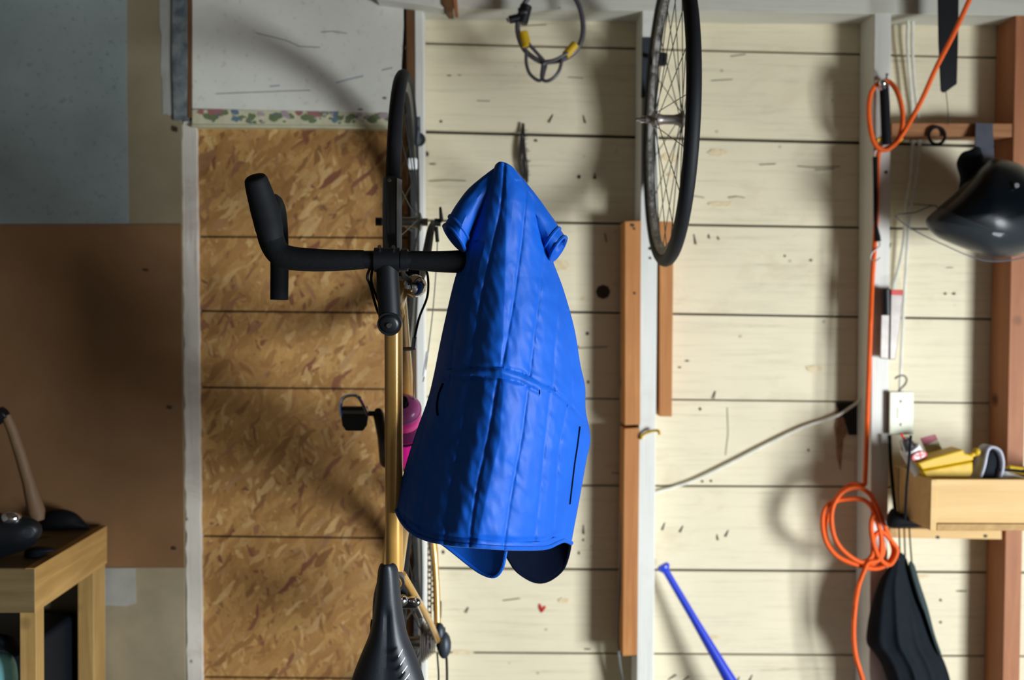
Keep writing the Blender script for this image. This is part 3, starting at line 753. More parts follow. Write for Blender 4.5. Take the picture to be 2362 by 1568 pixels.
ringi = [cx + (EZ * math.cos(2 * math.pi * k / 88) + EO * math.sin(2 * math.pi * k / 88)) * .086 for k in range(88)]
chr_ = MB(); chr_.add(ringp + ringi + [p + EX * .003 for p in ringp + ringi], [q for k in range(88) for q in ((k, (k + 1) % 88, 88 + (k + 1) % 88, 88 + k), (176 + k, 264 + k, 264 + (k + 1) % 88, 176 + (k + 1) % 88), (k, 176 + k, 176 + (k + 1) % 88, (k + 1) % 88), (88 + k, 88 + (k + 1) % 88, 264 + (k + 1) % 88, 264 + k))])
for k in range(5):
    a = 2 * math.pi * k / 5; chr_.bar(cx + EX * .0015, cx + EX * .0015 + (EZ * math.cos(a) + EO * math.sin(a)) * .09, EX * .002, (EZ * -math.sin(a) + EO * math.cos(a)) * .008)
chr_.build('chainring', 'blackmetal', bike, smooth=False)
cas = MB(); cc = B(.045, ZR, DH)
for k in range(8): cas.lathe(cc + EX * (-.016 + k * .0042), EX, [(.02, 0), (.050 - .0036 * k, 0), (.050 - .0036 * k, .0018), (.02, .0018)], 30, loop=True)
cas.build('cassette', 'steel', bike)
chain = MB()
def link(p, q, i):
    t = (q - p).normalized(); n = EX.cross(t)
    wv = .0028 if i % 2 else .0042
    for s_ in (-1, 1): chain.bar(p - t * .0045 + EX * s_ * wv, q + t * .0045 + EX * s_ * wv, EX * .0006, n * .0042)
    chain.tube([p - EX * .005, p + EX * .005], .0026, 6)
def chain_run(a, b_):
    n = int((b_ - a).length / .0127)
    for i in range(n): link(a.lerp(b_, i / n), a.lerp(b_, (i + 1) / n), i)
chain_run(cx + EO * .100 + EX * .0015, cc + EO * .036 + EX * .004)
chain.build('chain', 'steel', bike, smooth=False); chain = MB()
chain_run(cx - EO * .100 + EX * .0015, cc - EO * .085 + EX * .004 + EZ * .05)
chain.build('chain', 'steel', bike, smooth=False)
dr = MB(); dp = cc + EX * .022 + EZ * -.012 - EO * .03
dr.bar(cc + EX * .024, dp, EX * .006, EZ * .012).bar(dp, dp - EO * .055 + EZ * .06, EX * .003, EZ * .008)
for q in (dp - EO * .01, dp - EO * .055 + EZ * .06): dr.lathe(q, EX, [(.004, -.004), (.021, -.004), (.021, .004), (.004, .004)], 16, loop=True)
dr.ball(cc + EX * .036 + EZ * -.008, .030, 14, (.55, .7, 1.05)).ball(cc + EX * .026 + EZ * .02, .020, 12, (.6, .8, 1.2)).build('rear_derailleur', 'darksteel', bike, bev=.002)
cable([B(.080, ZR + .03, DH - .01), B(.086, ZR - .03, DH), B(.088, ZR - .09, DH), B(.086, ZR - .16, DH)], .0030)
cable([B(.066, ZR - .02, DH + .02), B(.070, ZR - .075, DH + .03), B(.066, ZR - .13, DH + .03)], .0022)
# bottle cage on the down tube
DT0, DT1 = HT0 + SA * .028, BB
dtd = (DT1 - DT0).normalized(); dtn = EX.cross(dtd); dtn = dtn if dtn.y < 0 else -dtn
def dt(t, up, lat=0): return DT0.lerp(DT1, t) + dtn * up + EX * lat
MB().tube([dt(.50, .0205), dt(.90, .0205)], .004, 8).lathe(dt(.62, .062), dtd, [(.0375, -.002), (.041, -.002), (.041, .002), (.0375, .002)], 24, loop=True).lathe(dt(.86, .062), dtd, [(.0375, -.002), (.041, -.002), (.041, .002), (.0375, .002)], 24, loop=True).build('bottle_cage', 'plastic', bike)
def bp(prof): return MB().lathe(dt(.445, .062), dtd, prof, 28)
bottle = thing('water_bottle', 'pink plastic sports water bottle in the cage behind the gold top tube', 'bottle', dt(.47, .062))
bp([(.0362, .030), (.0365, .036), (.0365, .060), (.0330, .066), (.0330, .074), (.0362, .080), (.0365, .20), (.034, .206), (0, .206)]).build('body', 'pink', bottle)
bp([(.0369, .062), (.0334, .0662), (.0334, .0738), (.0366, .0802), (.0370, .100), (.0370, .100)]).build('printed_band', 'purple', bottle)
cap = bp([(.012, .004), (.020, .005), (.028, .009), (.033, .015), (.035, .022), (.0372, .023), (.0372, .030), (.036, .031)]).build('cap', 'pinkpale', bottle)
bp([(0, -.010), (.010, -.010), (.011, -.004), (.008, .0), (.009, .005), (.012, .006)]).build('spout', 'rubber', cap)
# spoke reflector label
rl = P(947, 366, .27); MB().bar(rl + Vector((-.006, 0, -.012)), rl + Vector((.016, 0, -.012)), (0, .012, 0), (0, 0, .013)).build('spoke_reflector', 'white', bike, bev=.003)
# the hook that carries the bicycle
hk = tag(MB().tube([P(*q) for q in cr([(966, 322, .10), (965, 324, .15), (964, 328, .19), (962, 330, .215)], 5)] + [Vector(q) for q in cr([B(0, 1.842, .225), B(0, 1.852, .236), B(0, 1.872, .24)], 4)], .0065, 10).lathe(P(966, 322, .101), EO, [(.0, .004), (.018, .004), (.018, 0)], 16).build('wall_hook', 'darksteel'), 'dark coated hook on the stud holding the bicycle front wheel rim', 'hook')

# ================================================================== SPARE WHEEL on the middle stud
wc = Vector((.427, -.43, 1.838)); wa = Vector((1, -.033, 0)).normalized()
spare = thing('spare_wheel', 'spare bicycle wheel with black tyre hanging edge-on from the middle stud', 'wheel', wc - EZ * .335)
we1 = EZ.cross(wa).normalized()
wheel(spare, 'rim', wc, wa, we1, ('tire', 'oldrim', 'steel', 'spoke'), nsp=32, tr=.0155, rimd=.014, cross=3, hubw=.030)
MB().lathe(wc, wa, [(.0045, -.074), (.0045, -.052), (.008, -.052), (.008, -.064), (.0045, -.064)], 10).lathe(wc, wa, [(.0045, .052), (.0095, .053), (.0095, .060), (.0045, .060), (.0045, .064)], 12).build('axle', 'chrome', spare)
hp = wc + EZ * .14 + we1 * -.262 if False else None
bk = thing('wheel_bracket', 'grey metal plate with black padded hook screwed on the stud behind spare wheel', 'bracket', P(1490, 225, .101))
piece(MB().prism([P(1482, 86, .105), P(1508, 86, .105), P(1506, 225, .105), P(1479, 225, .105)], (0, .004, 0)), 'plate', 'darksteel', parent=bk)
piece(MB().prism([P(1501, 116, .20), P(1541, 121, .20), P(1539, 149, .20), P(1500, 148, .20)], (0, .022, 0)), 'pad', 'rubber', bev=.004, parent=bk)
MB().tube([P(1496, 130, .105), P(1512, 132, .182)], .006, 8).build('arm', 'darksteel', bk)

# ================================================================== VEST
def icurve(pts, n=10):
    q = np.array(cr(pts, n)); return q
def by_frac(q, t):            # q: sampled polyline, t in 0..1 by index
    x = t * (len(q) - 1); i = min(int(x), len(q) - 2); return q[i] + (q[i + 1] - q[i]) * (x - i)
def by_arc(pts, n=10):
    q = icurve(pts, n); s = np.concatenate([[0], np.cumsum(np.linalg.norm(np.diff(q, axis=0), axis=1))]); s /= s[-1]
    return lambda t: np.array([np.interp(t, s, q[:, 0]), np.interp(t, s, q[:, 1])])
def coons(T, Hc, Lc, Rc):
    c00, c10, c01, c11 = T(0), T(1), Hc(0), Hc(1)
    return lambda t, v: (1 - v) * T(t) + v * Hc(t) + (1 - t) * Lc(v) + t * Rc(v) - ((1 - t) * (1 - v) * c00 + t * (1 - v) * c10 + (1 - t) * v * c01 + t * v * c11)
vT = by_arc([(1143, 379), (1152, 373), (1166, 375), (1180, 383), (1191, 393)])
vL = by_arc([(1143, 379), (1130, 410), (1112, 460), (1090, 520), (1070, 577), (1060, 610), (1045, 660), (1020, 770), (1000, 870), (985, 930), (960, 1000), (935, 1080), (912, 1170)])
vR = by_arc([(1191, 393), (1214, 430), (1238, 482), (1262, 555), (1276, 605), (1300, 670), (1325, 760), (1339, 845), (1350, 895), (1351, 950), (1362, 1012), (1353, 1060), (1337, 1150), (1318, 1252)])
vH = by_arc([(912, 1170), (926, 1200), (950, 1226), (985, 1243), (1040, 1254), (1100, 1259), (1180, 1264), (1255, 1263), (1285, 1252), (1302, 1246), (1318, 1252)])
VS = coons(vT, vH, vL, vR)
def seam(pts):
    a = np.array(pts, float); return (a[:, 0].min(), a[:, 0].max(), a[:, 0], a[:, 1])
UP_S = [seam(p) for p in (
    [(376, 1164), (440, 1160), (500, 1152), (597, 1130), (697, 1108), (804, 1094), (852, 1088)],
    [(420, 1206), (443, 1214), (554, 1203), (679, 1187), (761, 1173), (850, 1157)],
    [(500, 1240), (572, 1255), (679, 1244), (768, 1232), (872, 1221)],
    [(620, 1282), (679, 1290), (750, 1283), (822, 1278), (895, 1275)],
    [(720, 1312), (800, 1316), (900, 1318), (960, 1322)],
    [(560, 1098), (640, 1078), (760, 1052), (850, 1040)])]
LO_S = [seam(p) for p in (
    [(876, 1148), (990, 1130), (1090, 1108), (1154, 1096), (1218, 1087), (1262, 1084)],
    [(896, 1217), (1011, 1203), (1111, 1184), (1179, 1173), (1262, 1161)],
    [(908, 1268), (1036, 1255), (1147, 1244), (1245, 1232)],
    [(940, 1306), (1040, 1287), (1161, 1280), (1235, 1274)],
    [(872, 1092), (1000, 1066), (1150, 1036), (1256, 1026)],
    [(872, 1040), (1000, 1010), (1150, 980), (1240, 968)],
    [(900, 1002), (1000, 975), (1150, 940), (1200, 934)])]
yk = np.array([(980, 868), (1000, 862), (1030, 853), (1100, 847), (1150, 846), (1200, 858), (1270, 893), (1310, 930), (1345, 968), (1400, 1030)], float)
def yoke(px): return np.interp(px, yk[:, 0], yk[:, 1])
hemy = np.array(icurve([(900, 1150), (930, 1186), (985, 1224), (1040, 1236), (1100, 1241), (1180, 1246), (1255, 1244), (1285, 1231), (1305, 1224), (1330, 1232)]))
def vest_relief(px, py):
    h = 0.0; y = yoke(px)
    best = 99.0; sgn = 1; ix = 0
    for a, b_, ys, xs in (UP_S if py < y else LO_S):
        if a - 5 <= py <= b_ + 5:
            e = px - np.interp(py, ys, xs)
            if abs(e) < best: best = abs(e); sgn = 1 if e > 0 else -1; ix = xs[0]
    h += .0030 * (1 - math.exp(-(best / 18) ** 2)) + .0022 * (1 - math.exp(-(best / 4) ** 2))
    dy = abs(py - y); h -= .0036 * math.exp(-(dy / 6) ** 2)
    d2 = abs(py - y - 22 - .03 * max(0, px - 1150))
    if px < 1246: h -= .0042 * math.exp(-(d2 / 6) ** 2)
    dh = abs(py - np.interp(px, hemy[:, 0], hemy[:, 1])); h -= .0045 * math.exp(-(dh / 5) ** 2)
    # soft puckers: slanting creases, stronger near seams, yoke and hem
    q = Vector((px * .020 + py * .012, py * .020 - px * .010, 3.0))
    cre = noise.noise(q); amp = .0013 + .0012 * math.exp(-(dy / 45) ** 2) + .0028 * math.exp(-(dh / 40) ** 2)
    h += amp * cre
    h += .0021 * math.exp(-(best / 17) ** 2) * (1 - math.exp(-(best / 4) ** 2)) * noise.noise(Vector((ix, (py - sgn * best * .9) * .055, best * .02)))
    h += .0014 * noise.noise(Vector((px * .006 + py * .004, py * .030 - px * .018, 21)))
    q2 = Vector((px * .055 - py * .02, py * .022 + px * .02, 9.0)); h += .0016 * noise.noise(q2)
    return h
def vest_front(t, v, px, py):
    tr = np.interp(v, [0, .25, .52, .60, 1], [.45, .48, .46, .48, .50])
    hL = np.interp(v, [0, .12, .3, .6, 1], [.012, .032, .060, .125, .155])
    hR = np.interp(v, [0, .12, .3, .6, 1], [.012, .035, .085, .14, .17])
    base = np.interp(v, [0, .1, .3, .6, 1], [1.015, 1.024, 1.020, 1.03, 1.02])
    if t < tr: x = (tr - t) / tr; pr = -hL * (.18 * x + .82 * x ** 1.75)
    else: x = (t - tr) / (1 - tr); pr = -hR * (.16 * x + .84 * x ** 1.9)
    edge = min(t, 1 - t) * 9
    return base + pr + vest_relief(px, py) * min(1, .25 + edge) - .010 * math.exp(-edge * 1.6)
NT, NV = 200, 260
front = []; back = []
for j in range(NV + 1):
    v = j / NV; rf = []; rb_ = []
    for i in range(NT + 1):
        t = i / NT; px, py = VS(t, v); rf.append(P(px, py, vest_front(t, v, px, py)))
    e0 = -rf[0].y; e1_ = -rf[-1].y
    for i in range(0, NT + 1, 5):
        t = i / NT; px, py = VS(t, v)
        dd = e0 + (e1_ - e0) * t - np.interp(v, [0, .15, .5, 1], [.03, .05, .06, .06]) * math.sin(math.pi * t) ** .6
        rb_.append(P(px, py - 6 * v, dd))
    front.append(rf); back.append(rb_)
vest = thing('quilted_vest', 'bright blue quilted short sleeve vest draped over the right brake hood', 'vest', P(1160, 1255, .93))
shell = MB().grid(front); 
shell.build('front_panel', 'vest', vest, solid=.003)
MB().grid(back[::4]).build('back_panel', 'vest', vest, solid=.003)
MB().tube(front[-1], .0042, 8).build('hem', 'vest', vest)
# sleeves: short lofted cones behind the body, open at the cuff
def loft(c0, c1, name, cuffs, dep0, dep1, n=26, rows_=22, sag=0):
    (x0, y0, ax0, ay0), (x1, y1, ax1, ay1) = c0, c1
    g = []
    for r in range(rows_ + 1):
        s_ = r / rows_; cx_, cy_ = x0 + (x1 - x0) * s_, y0 + (y1 - y0) * s_
        cx_ += sag * math.sin(math.pi * s_) * (.8 if x1 > x0 else -.8); cy_ -= sag * math.sin(math.pi * s_) * .6
        ux, uy = ax0 + (ax1 - ax0) * s_, ay0 + (ay1 - ay0) * s_
        dm = dep0[0] + (dep1[0] - dep0[0]) * s_; dr_ = dep0[1] + (dep1[1] - dep0[1]) * s_
        row = []
        for k in range(n):
            a = 2 * math.pi * k / n
            w1 = 1 + .05 * noise.noise(Vector((k * .7, s_ * 6, x0 * .01)))
            sh = -9 * s_ ** 3 * math.sin(a); lx_, ly_ = (x1 - x0), (y1 - y0); ll = math.hypot(lx_, ly_)
            row.append(P(cx_ + ux * math.cos(a) * w1 + sh * lx_ / ll, cy_ + uy * math.cos(a) * w1 + sh * ly_ / ll, dm + dr_ * math.sin(a) + .004 * noise.noise(Vector((math.cos(a) * 2, math.sin(a) * 2 + s_ * 5, x1 * .01)))))
        g.append(row)
    o = MB().grid(g, closed=True).build(name, 'vest', vest, solid=.003)
    MB().tube(g[-1], .0032, 6, closed=True).build('cuff_edge', 'vest', o)
    MB().tube(g[-4], .0030, 6, closed=True).build('cuff_stitch', 'vest', o)
    return o
loft((1153, 400, -13, -13), (1048, 548, -23, -29), 'sleeve', 0, (.995, .010), (.975, .034), sag=13)
loft((1182, 408, 12, -12), (1287, 574, 18, -27), 'sleeve', 0, (.990, .010), (.945, .036), sag=3)
# lower flaps seen below the front hem
def flap(name, mat, bottom, top, dfun, n=40):
    bt, tp = by_arc(bottom), by_arc(top); g = []
    for j in range(19):
        v = j / 18; row = []
        for i in range(n + 1):
            t = i / n; p = tp(t) * (1 - v) + bt(t) * v
            row.append(P(p[0], p[1], dfun(t, v)))
        g.append(row)
    o = MB().grid(g).build(name, mat, vest, solid=.003)
    MB().tube(g[-1], .0035, 8).build('hem', 'vest' if mat != 'lining' else 'lining', o)
    return o, g
flap('front_flap', 'vest', [(988, 1238), (1020, 1253), (1080, 1300), (1112, 1322), (1140, 1329), (1158, 1310), (1167, 1270)], [(960, 1150), (1165, 1150)], lambda t, v: .862 + .07 * t + .005 * math.sin(t * 9))
flap('lining_flap', 'lining', [(1160, 1262), (1175, 1290), (1195, 1318), (1232, 1340), (1264, 1338), (1296, 1314), (1309, 1284), (1316, 1250)], [(1160, 1170), (1304, 1170)], lambda t, v: .862 - .035 * math.sin(math.pi * t) - .03 * t)
def ribbon(pts, wpx, off, name, mat, tube=None):
    """strip lying on the vest front: pts in picture points"""
    g = []
    for px, py in cr(pts, 8):
        # find t,v by search
        best = None
        v = 0.5; t = .5
        for _ in range(14):
            p = VS(t, v); ex, ey = px - p[0], py - p[1]
            pt = (VS(min(t + .01, 1), v) - p) / .01; pv = (VS(t, min(v + .01, 1)) - p) / .01
            det = pt[0] * pv[1] - pv[0] * pt[1]
            if abs(det) < 1e-6: break
            t = min(max(t + (ex * pv[1] - pv[0] * ey) / det, 0), .989); v = min(max(v + (pt[0] * ey - ex * pt[1]) / det, 0), .989)
        g.append(P(px, py, vest_front(t, v, px, py) + off))
    return MB().tube(g, wpx, 8).build(name, mat, vest)
ribbon([(1337, 984), (1331, 1030), (1326, 1062), (1320, 1110), (1314, 1162)], .0021, .0002, 'pocket_zip', 'lining')
ribbon([(1022, 884), (1012, 910), (1008, 940), (1010, 958)], .0022, .001, 'zip_pull_cord', 'lining')

# ================================================================== helpers for soft, rounded things
def puff(outline, c, d0, df, db, name, mat, parent=None, n=4, rings=9, pw=.5, sub=0):
    """closed rounded solid: outline in picture points, bulging df towards the camera and db towards the wall"""
    o = cr(outline, n, True); k = len(o); c = np.array(c, float); mb = MB(); rows = []
    for side, dep in ((1, df), (-1, db)):
        for r in (range(rings) if side == 1 else range(rings - 2, -1, -1)):
            s_ = math.sin(math.pi / 2 * (r + .35) / (rings - .65)); s_ = min(s_, 1)
            if r == rings - 1: s_ = 1.0
            rows.append([P(*(c + (q - c) * s_), d0 + side * dep * max(0, 1 - s_ ** 2) ** pw) for q in o])
    mb.grid(rows, closed=True)
    m0 = len(rows) - 1
    mb.f += [tuple(range(k)), tuple(range(m0 * k + k - 1, m0 * k - 1, -1))]; mb.m += [0, 0]
    return mb.build(name, mat, parent, angle=60, sub=sub)
def wire(pts, r, mat, name, parent=None, n=8, closed=False):
    return MB().tube(pxline(pts, 6, closed), r, n, closed=closed).build(name, mat, parent)

# ================================================================== CABLE LOCK
lk = thing('cable_lock', 'grey cable bicycle lock with two yellow sleeves hanging above the vest', 'lock', P(1255, 190, .16))
wire([(1257, 146, .165), (1232, 134, .165), (1208, 112, .165), (1195, 78, .165), (1196, 44, .165), (1212, 4, .165), (1240, -24, .165), (1275, -36, .165), (1312, -22, .165), (1336, 14, .165), (1345, 60, .165), (1340, 96, .165), (1322, 122, .165), (1295, 138, .165), (1257, 144, .165)], .0066, 'lockcable', 'cable', lk, 10)
wire([(1214, 118, .172), (1214, 146, .172), (1222, 170, .172), (1240, 185, .172), (1250, 182, .172), (1255, 165, .172), (1258, 146, .172), (1240, 124, .174), (1218, 100, .174)], .0045, 'lockcable', 'cable_eye', lk)
wire([(1297, 134, .176), (1290, 162, .176), (1276, 180, .176), (1260, 187, .176), (1250, 180, .176), (1251, 160, .176), (1256, 146, .176), (1285, 136, .176), (1310, 122, .176)], .0045, 'lockcable', 'cable_eye', lk)
MB().tube([P(1206, 74, .166), P(1215, 109, .168)], .0125, 14).build('sleeve', 'yellow', lk, bev=.002)
MB().tube([P(1328, 102, .166), P(1304, 129, .168)], .0115, 14).build('sleeve', 'yellow', lk, bev=.002)
lb = MB().tube([P(1214, 12, .165), P(1203, 54, .165)], .0155, 16).tube([P(1174, 46, .17), P(1200, 40, .17)], .0105, 14).tube([P(1196, 30, .17), P(1216, 26, .17)], .013, 12)
lb.build('lock_body', 'plastic', lk, bev=.003)
MB().tube([P(1172, 46, .17), P(1169, 47, .17)], .006, 10).build('key_slot', 'darksteel', lk)

MB().tube([P(1275, -28, .10), P(1275, -32, .172), P(1275, -38, .178)], .003, 8).build('nail', 'rust', wall)
MB().tube([P(2188, -138, .10), P(2188, -140, .195)], .003, 8).build('nail', 'rust', wall)
# frayed rope above the vest
rp = MB(); rr_ = random.Random(5)
for k in range(15):
    o = rr_.uniform(-5, 7)
    rp.tube(pxline([(1206 + o * .4, 284 + rr_.uniform(0, 16), .010), (1204 + o + rr_.uniform(-3, 3), 315, .014), (1203 + o * 1.3, 350, .016), (1207 + o * 1.1 + rr_.uniform(-3, 3), 385, .014), (1212 + o * .8, 416 + rr_.uniform(-12, 14), .010)], 4), .0016, 5)
for k in range(36):
    y = rr_.uniform(296, 405); x = 1204 + (y - 300) * .06 + rr_.uniform(-2, 8)
    rp.tube([P(x, y, .014), P(x + rr_.uniform(2, 9), y + rr_.uniform(-6, 4), .018)], .0007, 4)
tag(rp.build('frayed_rope', 'hair'), 'frayed dark rope hanging from the board joint just above the vest', 'rope')

# ================================================================== BASEBALL BAT
kn = P(1528, 1303, .045); en = P(1905, 1968, .20); en.z = .032
bd_ = (en - kn).normalized(); bl = (en - kn).length
bat = thing('baseball_bat', 'blue plastic baseball bat leaning against the wall beside the middle stud', 'bat', Vector((en.x, en.y, 0)))
MB().lathe(kn, bd_, [(.010, .016), (.0095, .03), (.0105, bl * .2), (.0150, bl * .38), (.0205, bl * .52), (.028, bl * .72), (.031, bl * .9), (.030, bl - .02), (.022, bl - .003), (0, bl)], 26).build('barrel', 'blue', bat)
MB().lathe(kn, bd_, [(0, -.003), (.013, -.002), (.0175, .003), (.0175, .009), (.0135, .014), (.0098, .020)], 24).build('knob', 'blue', bat)

# ================================================================== CABLES, HOOKS, CORDS
tag(wire([(1512, 1136, .012), (1560, 1122, .012), (1610, 1104, .012), (1700, 1060, .012), (1760, 1029, .012), (1850, 986, .013), (1925, 961, .016), (1965, 937, .02), (1992, 916, .03)], .0042, 'white_cable', 'electric_cable'), 'white electric cable running diagonally across boards between the two white studs', 'cable')
tag(wire([(2095, 34, .04), (2093, 100, .035), (2098, 180, .03), (2103, 240, .03), (2106, 300, .025), (2102, 400, .03), (2090, 480, .035), (2084, 560, .04), (2072, 620, .06), (2062, 655, .08), (2056, 700, .09)], .0048, 'white_cable', 'electric_cable'), 'white electric cable dropping from the top plate, left of two', 'cable')
tag(wire([(2106, 36, .034), (2104, 100, .030), (2109, 190, .024), (2118, 270, .022), (2121, 340, .022), (2113, 420, .028), (2098, 500, .032), (2091, 600, .034), (2085, 700, .034), (2080, 800, .04), (2076, 900, .05), (2076, 915, .06)], .0046, 'white_cable', 'electric_cable'), 'white electric cable reaching down to the outlet, right of two', 'cable')
tag(wire([(1437, 1150, .06), (1433, 1220, .06), (1430, 1330, .06), (1425, 1460, .06), (1430, 1530, .06), (1442, 1600, .06), (1446, 1700, .06)], .0032, 'grey_cable', 'thin_cable'), 'thin grey cable running down beside the lower orange lumber block', 'cable')
tag(wire([(1479, 1013, .105), (1482, 1004, .108), (1494, 997, .112), (1508, 993, .118), (1519, 994, .124), (1521, 1002, .128)], .0036, 'yellow', 'wire_hook'), 'small yellow hook on the front of the middle white stud', 'hook')
tag(wire([(2064, 873, .10), (2072, 868, .104), (2084, 866, .106), (2091, 873, .106), (2089, 884, .104), (2080, 894, .10), (2072, 902, .098)], .0026, 'steel', 'cup_hook'), 'small curved metal hook just above the ivory outlet', 'hook')

oc = [(2342, -330, .42), (2304, -180, .37), (2264, -62, .32), (2235, 2, .29), (2200, 78, .26), (2160, 155, .22), (2130, 222, .20), (2105, 270, .17), (2080, 312, .145), (2062, 334, .13), (2042, 346, .125), (2020, 335, .124), (2008, 300, .124), (2004, 250, .124), (2010, 212, .124), (2026, 193, .124), (2046, 187, .126), (2064, 202, .13), (2078, 238, .132), (2082, 275, .132), (2076, 310, .132), (2060, 334, .125), (2040, 344, .119), (2026, 356, .116), (2024, 420, .113), (2022, 500, .112), (2018, 560, .112), (2012, 650, .112), (2008, 750, .112), (2003, 900, .112), (1999, 1020, .113), (1996, 1100, .118)]
coil = [(1992, 1118, .128), (1965, 1117, .128), (1935, 1140, .128), (1915, 1178, .124), (1903, 1215, .120), (1913, 1260, .122), (1942, 1290, .126), (1977, 1302, .126), (2010, 1302, .128), (2036, 1277, .130), (2031, 1228, .133), (2016, 1180, .135), (1998, 1156, .135), (1970, 1150, .133), (1930, 1155, .130), (1904, 1171, .130), (1897, 1206, .132), (1906, 1250, .134), (1931, 1282, .136), (1970, 1300, .137), (2015, 1311, .138), (2046, 1300, .140), (2061, 1268, .142), (2041, 1215, .143), (2021, 1166, .144), (2003, 1136, .144), (1975, 1124, .143), (1944, 1134, .142), (1922, 1166, .142), (1918, 1206, .143), (1928, 1246, .144), (1952, 1276, .145), (1988, 1296, .146), (2012, 1280, .147), (2016, 1240, .148), (2034, 1226, .150), (2058, 1250, .151), (2069, 1272, .150), (2052, 1302, .150), (2028, 1286, .152), (2012, 1242, .152), (2010, 1204, .150), (2018, 1190, .15), (2032, 1236, .152), (2028, 1288, .153), (2003, 1297, .153)]
tail = [(1993, 1316, .150), (1980, 1352, .142), (1972, 1402, .135), (1969, 1460, .13), (1974, 1512, .13), (1990, 1568, .135), (2006, 1640, .14), (2010, 1760, .14)]
tag(MB().tube(pxline(oc + coil + tail, 6), .0061, 9).build('extension_cord', 'orange'), 'orange extension cord looped on a nail with a coil beside the white stud', 'cord')

tl = thing('pump_handle', 'black cylindrical tool with chrome end hung on a nail inside the orange loop', 'tool', P(2044, 336, .13))
MB().tube([P(2039, 196, .132), P(2045, 333, .135)], .0118, 16).build('barrel', 'rubber', tl, bev=.002)
MB().ball(P(2036, 192, .136), .011, 14).tube([P(2036, 196, .134), P(2040, 204, .133)], .0128, 14).build('end_cap', 'chrome', tl)
MB().tube([P(2046, 172, .13), P(2042, 192, .11)], .0022, 8).lathe(P(2046, 171, .131), EZ * .8 + EO * .4, [(0, .001), (.0045, .001), (.0045, -.001), (0, -.001)], 10).build('nail', 'rust', tl)
MB().tube([P(2022, 324, .128), P(2034, 319, .128)], .0055, 10).build('yellow_tip', 'yellow', tl)
MB().tube([P(2069, 327, .128), P(2080, 319, .128)], .0055, 10).build('yellow_tip', 'yellow', tl)
rd = thing('slim_rod', 'slim black rod tool hanging against the stud beside the orange cord', 'tool', P(2024, 560, .12))
MB().tube([P(2019, 362, .118), P(2019, 380, .118), P(2020, 520, .118), P(2024, 545, .118), P(2025, 557, .118)], [.0068, .0062, .0045, .0075, .0080], 12).build('rod', 'rubber', rd)
wire([(2028, 558, .118), (2029, 566, .118), (2020, 575, .12), (2011, 585, .12), (2008, 597, .118), (2018, 602, .118), (2030, 594, .118)], .0014, 'steel', 'wire_loop', rd)

tag(slab([(2162, -150), (2214, -150), (2211, 80), (2208, 193), (2182, 212), (2176, 213), (2171, 208), (2166, 100)], .185, .006).build('saw_blade', 'plastic', bev=.0015), 'flat black blade with a slanted tip hanging from above at the right', 'blade')
tag(wire([(2182, 212, .18), (2186, 250, .14), (2187, 288, .10)], .0010, 'hair', 'string'), 'thin string hanging below the flat black blade', 'string')
tag(wire([(2161 + 18.5 * math.cos(a * math.pi / 6), 313 + 20 * math.sin(a * math.pi / 6), .104) for a in range(12)], .0042, 'rubber', 'rubber_ring', closed=True), 'small black rubber ring hanging on the upper brown rail', 'ring')

# ================================================================== HELMET
hm = thing('helmet', 'glossy dark helmet with clear visor hanging by its strap from the brown rail', 'helmet', P(2300, 600, .25))
puff([(2135, 510), (2162, 480), (2200, 448), (2234, 412), (2262, 382), (2294, 364), (2330, 370), (2368, 388), (2412, 430), (2428, 490), (2412, 548), (2370, 582), (2310, 594), (2260, 585), (2200, 564), (2155, 542)], (2295, 490), .235, .115, .115, 'shell', 'helmet', hm, rings=14)
puff([(2236, 346), (2262, 342), (2276, 420), (2256, 452), (2214, 446), (2214, 410), (2206, 378), (2217, 354)], (2240, 398), .20, .025, .03, 'cheek_pad', 'bagcloth', hm)
strapm = MB().prism([P(2251, 283, .108), P(2291, 285, .108), P(2289, 330, .13), P(2296, 400, .19), (P(2254, 400, .19)), P(2250, 330, .13)], (0, .004, 0))
strapm.build('strap', 'strap', hm, bev=.001)
vo_ = [(2066, 497), (2110, 490), (2150, 474), (2166, 480), (2186, 488), (2240, 487), (2300, 489), (2400, 482), (2432, 520), (2415, 566), (2362, 594), (2290, 603), (2240, 592), (2180, 566), (2110, 532)]
o = cr(vo_, 3, True); vc = np.array((2290, 530.)); rows = []
for r in range(9):
    s_ = (r + .2) / 8.2; rows.append([P(*(vc + (q - vc) * s_), .262 + .118 * max(0, 1 - s_ ** 2) ** .5 - .05 * max(0, (2290 - (vc + (q - vc) * s_)[0]) / 225) ** 2) for q in o])
vm = MB().grid(rows, closed=True); vm.f.append(tuple(range(len(o)))); vm.m.append(0)
vis = vm.build('visor', 'visor', hm, solid=.002)
MB().tube(rows[-1], .0014, 6, closed=True).build('visor_edge', 'strap', vis)
MB().lathe(P(2344, 428, .335), EO, [(0, .004), (.006, .004), (.007, 0)], 12).build('snap', 'alu', hm)

